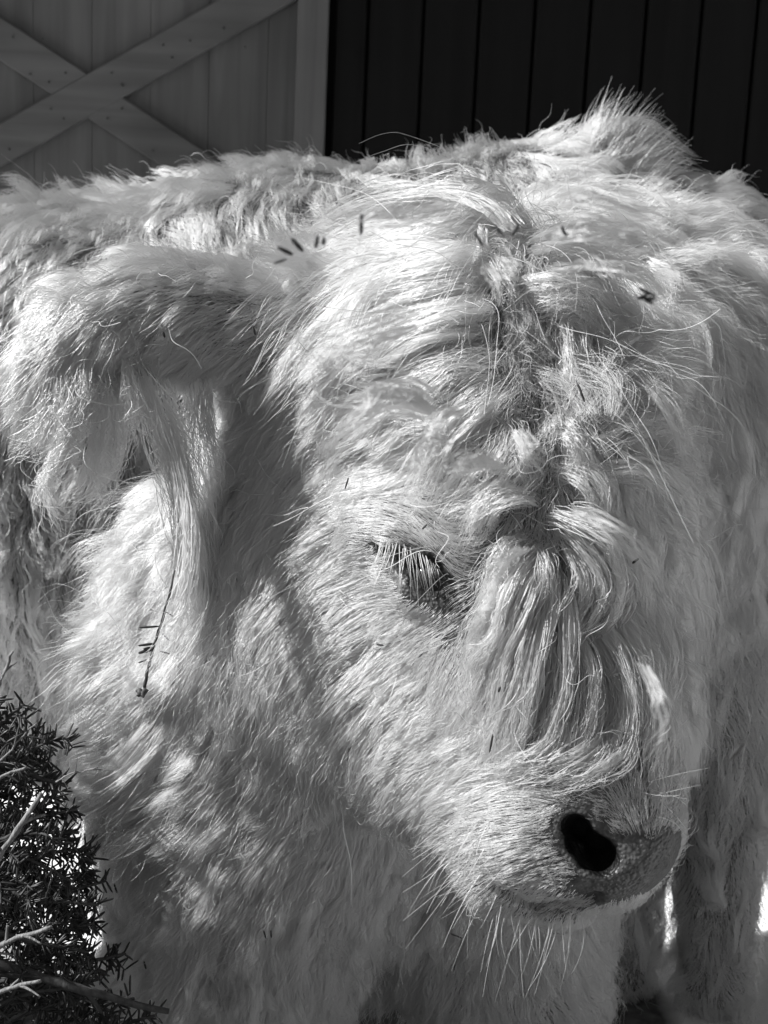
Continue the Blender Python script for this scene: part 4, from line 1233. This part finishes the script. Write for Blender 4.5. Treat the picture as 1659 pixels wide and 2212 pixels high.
def branch(p0, p1, r0, r1, mat, needles=True, sides=4, dens=1.0, sag=.02, big=1.0):
    p0, p1 = np.array(p0), np.array(p1); L = np.linalg.norm(p1 - p0)
    mid = (p0 + p1) / 2 + np.array([0, 0, sag * L]) + rng.normal(0, .03, 3) * L
    main = spline([p0, mid, p1], 14)
    main += np.cumsum(rng.normal(0, .0006, main.shape), 0)
    V, F, NV, NF = [], [], [], []
    tube(V, F, main, np.linspace(r0, r1, 14) * (1 + .12 * rng.normal(0, 1, 14)), 7)
    t = (p1 - p0) / L
    side = np.cross(t, unit(p0 - CL)); side /= np.linalg.norm(side)
    stems = [(main, 1.0)] if needles else []
    for k in range(sides):
        u = .2 + .75 * (k + rng.random() * .5) / max(sides, 1); i = int(u * 13)
        dr = unit(t * .8 + side * (1 if k % 2 else -1) * .8 + rng.normal(0, .3, 3))
        sl = L * (.22 + .25 * rng.random()) * (1.1 - u * .5) if needles else rng.uniform(.006, .02)
        sp = spline([main[i], main[i] + dr * sl * .5 + rng.normal(0, .004, 3) * needles, main[i] + dr * sl + np.array([0, 0, -.1 * sl])], 8)
        tube(V, F, sp, np.linspace(r1 * 1.1, r1 * .5, 8), 5)
        if needles: stems.append((sp, sl))
    b = mesh_obj('branch', V, F, mat, fir)
    if needles:
        for sp, _l in stems:
            ln = np.linalg.norm(np.diff(sp, axis=0), axis=1).sum()
            cnt = int(ln / .0013 * dens)
            tt = unit(np.gradient(sp, axis=0))
            for k in range(cnt):
                u = rng.random() * (len(sp) - 1.001); i = int(u); p = sp[i] + (sp[i + 1] - sp[i]) * (u - i)
                sd = np.cross(tt[i], unit(p - CL)); sd /= np.linalg.norm(sd)
                dr = tt[i] * rng.uniform(.2, .8) + sd * (1 if k % 2 else -1) + rng.normal(0, .35, 3)
                needle(NV, NF, p, dr, rng.uniform(.008, .015) * big, .0018 * big, unit(rng.normal(0, .4, 3) - unit(p - CL)))
        o = mesh_obj('needles', NV, NF, fir_n, None)
        adopt(o, b)
    return b


for x0, y0, x1, y1, d0, d1 in ((-160, 1640, 60, 1520, 1.0, .97), (-140, 1600, 150, 1682, 1.0, 1.02), (-120, 1760, 120, 1590, 1.03, 1.05), (-120, 1790, 160, 1800, 1.04, 1.06),
                               (-140, 1780, 150, 1893, 1.0, 1.02), (-120, 1920, 206, 1955, 1.02, 1.05), (-100, 2000, 190, 2060, 1.0, 1.03), (-100, 2100, 230, 2207, 1.02, 1.04),
                               (-80, 2200, 180, 2130, .98, 1.0), (-100, 2260, 140, 2010, 1.04, 1.06), (-120, 1700, 110, 1750, 1.06, 1.08), (-60, 2290, 250, 2230, .97, .99),
                               (60, 2290, 350, 2200, 1.03, 1.02), (-120, 1860, 70, 1950, .97, .96), (-120, 1560, 90, 1640, 1.03, 1.06), (-120, 1680, 60, 1640, .98, .98), (-120, 1960, 150, 1900, 1.05, 1.07),
                               (-100, 2050, 200, 2000, 1.03, 1.07), (-100, 2160, 210, 2110, 1.04, 1.07), (-100, 2240, 300, 2290, 1.0, 1.02), (-120, 1840, 110, 1800, .98, .97),
                               (-80, 1880, 190, 1820, 1.06, 1.09), (-80, 1990, 235, 1900, 1.06, 1.09), (-60, 1900, 215, 2010, 1.08, 1.1), (-60, 1800, 165, 1740, 1.06, 1.09), (0, 2120, 270, 2060, 1.06, 1.1)):
    branch(P(x0, y0, d0), P(x1, y1, d1), .0026, .0011, bark_d, True, 5)
# unseen boughs added left of the cut tree to shade the calf's chest
for k in range(34):
    y_ = rng.uniform(.8, 1.4); z_ = rng.uniform(.05, .66)
    branch((rng.uniform(-1.0, -.8), y_ + rng.normal(0, .1), max(.03, z_ - .1)), (rng.uniform(-.58, -.49), y_, z_ + rng.uniform(.02, .1)), .006, .002, bark_d, True, 12, .5, big=2.4)
for k in range(44):  # more added boughs, closing sun leaks on the chest
    y_ = rng.uniform(.95, 1.38); z_ = rng.uniform(.22, .66)
    branch((rng.uniform(-.95, -.8), y_ + rng.normal(0, .06), z_ - .05), (rng.uniform(-.58, -.49), y_, z_ + rng.uniform(.03, .12)), .005, .002, bark_d, True, 12, .6, big=2.6)
branch(P(-60, 2060, 1.0), P(370, 2180, 1.0), .0042, .0024, bark_d, False, 4)
branch(P(133, 1794, .99), P(100, 1940, 1.0), .0009, .0006, bark_d, False, 2)
for x0, y0, x1, y1, r in ((-30, 1570, 34, 1405, .0018), (-60, 1715, 68, 1668, .0019), (-60, 1930, 88, 1722, .0034), (-60, 2084, 106, 2008, .0026), (-60, 2160, 106, 2112, .0024), (120, 1690, 210, 1650, .0008), (-20, 1660, 75, 1560, .001)):
    branch(P(x0, y0, .95), P(x1, y1, .945), r * .85, r * .5, bark_l, False, 3)

# ------------------------------------------------------------------ fir litter caught in the near calf's fur
lit_m = noise_mat('dry_needle', .010, .035, (300, 300, 300), .6, .2)
LIT = [
    # x0, y0, x1, y1, height over skin mm, width mm, label
    (781, 466, 780, 504, 30, 1.9, 'dark fir needle standing upright on the crown, alone left of the parting'),
    (632, 518, 653, 541, 30, 2.1, 'dark fir needle slanting on the crown, upper one of the pair over the horn bud'),
    (602, 535, 630, 549, 31, 2.0, 'dark fir needle lying nearly level, lowest of those above the horn bud'),
    (686, 511, 682, 534, 31, 1.9, 'short fir needle upright on the crown, left one of a close pair'),
    (700, 514, 698, 528, 31, 1.8, 'very short fir needle upright on the crown, right one of a close pair'),
    (592, 569, 616, 560, 31, 1.2, 'thin broken fir stalk low over the horn bud'),
    (1027, 505, 1042, 530, 26, 1.6, 'thin fir needle in the crown tuft, left of the parting and lowest there'),
    (1070, 487, 1086, 509, 26, 1.4, 'slender fir needle leaning left at the top of the parting'),
    (1119, 487, 1107, 508, 28, 2.2, 'stout fir needle leaning right at the top of the parting'),
    (1213, 490, 1222, 508, 28, 1.6, 'small fir needle on the bright crown fur, farthest right up there'),
    (1249, 832, 1262, 865, 16, 2.0, 'dark fir needle hanging in the fur right of the parting'),
    (546, 706, 551, 722, 22, 2.2, 'small dark fir scrap at the base of the ear'),
    (352, 718, 356, 728, 24, 2.4, 'tiny dark fir crumb in the middle of the drooping ear'),
    (354, 620, 384, 621, 28, 1.1, 'thin straw bit lying level on top of the ear'),
    (1424, 720, 1458, 723, 18, 1.3, 'thin fir needle lying level by the far side of the head'),
    (1578, 1637, 1603, 1607, 30, 1.9, 'long fir needle on the flank fur right of the muzzle'),
    (1064, 1590, 1058, 1622, 16, 1.9, 'fir needle hanging upright in the fur left of the nose bridge'),
    (1080, 1484, 1077, 1494, 24, 2.2, 'tiny dark crumb on the bright forelock'),
    (815, 1392, 828, 1394, 12, 2.0, 'small dark scrap on the cheek below the eye'),
    (913, 1142, 922, 1133, 8, 1.6, 'tiny dark fleck on the brow above the eye'),
    (752, 1034, 746, 1054, 14, 1.6, 'faint thin needle on the temple left of the forelock'),
    (1125, 1304, 1129, 1318, 26, 2.0, 'small dark fleck on the forelock right of the eye'),
    (1367, 1216, 1378, 1208, 18, 2.4, 'small dark fleck on the far side of the forehead'),
    (570, 2012, 574, 2026, 18, 1.8, 'small fir needle low on the chest, left one of two'),
    (585, 2010, 586, 2024, 18, 1.6, 'small fir needle low on the chest, right one of two'),
    (976, 2018, 996, 2026, 18, 1.6, 'small fir needle on the chest below the chin'),
    (311, 2078, 315, 2092, 22, 2.2, 'small dark fir scrap at the chest edge by the fir branches'),
    (247, 1912, 253, 1928, 22, 2.0, 'small fir needle on the fur edge beside the fir branches'),
]
for x0, y0, x1, y1, hgt, wd, lab in LIT:
    hgt += 9 if y0 < 660 else 3
    p0, p1 = even_depth([A.hit(x0, y0, hgt * .001)[0][0], A.hit(x1, y1, hgt * .001)[0][0]], .3)
    V, F = [], []
    needle(V, F, p0 - (p1 - p0) * .12, p1 - p0, np.linalg.norm(p1 - p0) * 1.25, wd * .0008, -unit(p0 - CL))
    tag(mesh_obj('straw' if 'straw' in lab else 'fir_needle', V, F, lit_m), lab, 'straw' if 'straw' in lab else 'needle', 'fir litter caught in the fur')
# a sprig of joined needles on the far side
spr = empty('fir_sprig', A.hit(1400, 640, .026)[0][0])
tag(spr, 'small sprig of four joined fir needles on the far side of the crown', 'fir sprig', 'fir litter caught in the fur')
for x0, y0, x1, y1 in ((1380, 622, 1417, 641), (1376, 646, 1402, 634), (1378, 644, 1421, 646), (1390, 645, 1412, 657)):
    p0, p1 = even_depth([A.hit(x0, y0, .036)[0][0], A.hit(x1, y1, .036)[0][0]], .3)
    V, F = [], []; needle(V, F, p0, p1 - p0, np.linalg.norm(p1 - p0), .0012, -unit(p0 - CL))
    mesh_obj('needle', V, F, lit_m, spr)
# the hanging twig with its bud
tw = empty('fir_twig', P(378, 1235, 0.985))
tag(tw, 'thin dark fir twig with a star shaped bud, caught in the ear tassel', 'twig')
V, F = [], []
stem_ = spline([P(378, 1232, 0.990), P(362, 1300, 0.985), P(345, 1355, 0.985), (P(333, 1395, 0.987)), P(320, 1445, 0.985), P(312, 1485, 0.985)], 24)
tube(V, F, stem_ + rng.normal(0, .0002, stem_.shape), np.linspace(.0009, .0013, 24), 7)
mesh_obj('stem', V, F, noise_mat('twig_bark', .02, .06, (400, 400, 200), .8, .5), tw)
for x0, y0, x1, y1, w_ in ((344, 1353, 299, 1356, 1.6), (335, 1390, 298, 1395, 1.9), (330, 1402, 298, 1411, 2.6), (332, 1398, 309, 1402, 1.7), (358, 1322, 376, 1332, 1.0), (350, 1368, 366, 1384, 1.1), (318, 1424, 298, 1432, 1.4), (361, 1300, 372, 1290, .9), (344, 1406, 368, 1413, 1.2)):
    V, F = [], []; p0, p1 = P(x0, y0, 0.985), P(x1, y1, 0.981)
    needle(V, F, p0, p1 - p0, np.linalg.norm(p1 - p0), w_ * .001, -unit(p0 - CL)); mesh_obj('needle', V, F, lit_m, tw)
V, F = [], []
for a_ in (-150, -95, -45, 20, 95, 160):
    c = P(307, 1493, 0.984); e_ = c + RM @ np.array([math.sin(R(a_)) * .0048, -abs(math.cos(R(a_))) * .0058 + .001, rng.uniform(0, .004)])
    tube(V, F, spline([c, (c + e_) / 2, e_], 6), [.0012, .0022, .0024, .0019, .0011, .0002], 7)
mesh_obj('bud', V, F, noise_mat('bud_scale', .03, .09, (500, 500, 500), .6, .5), tw)
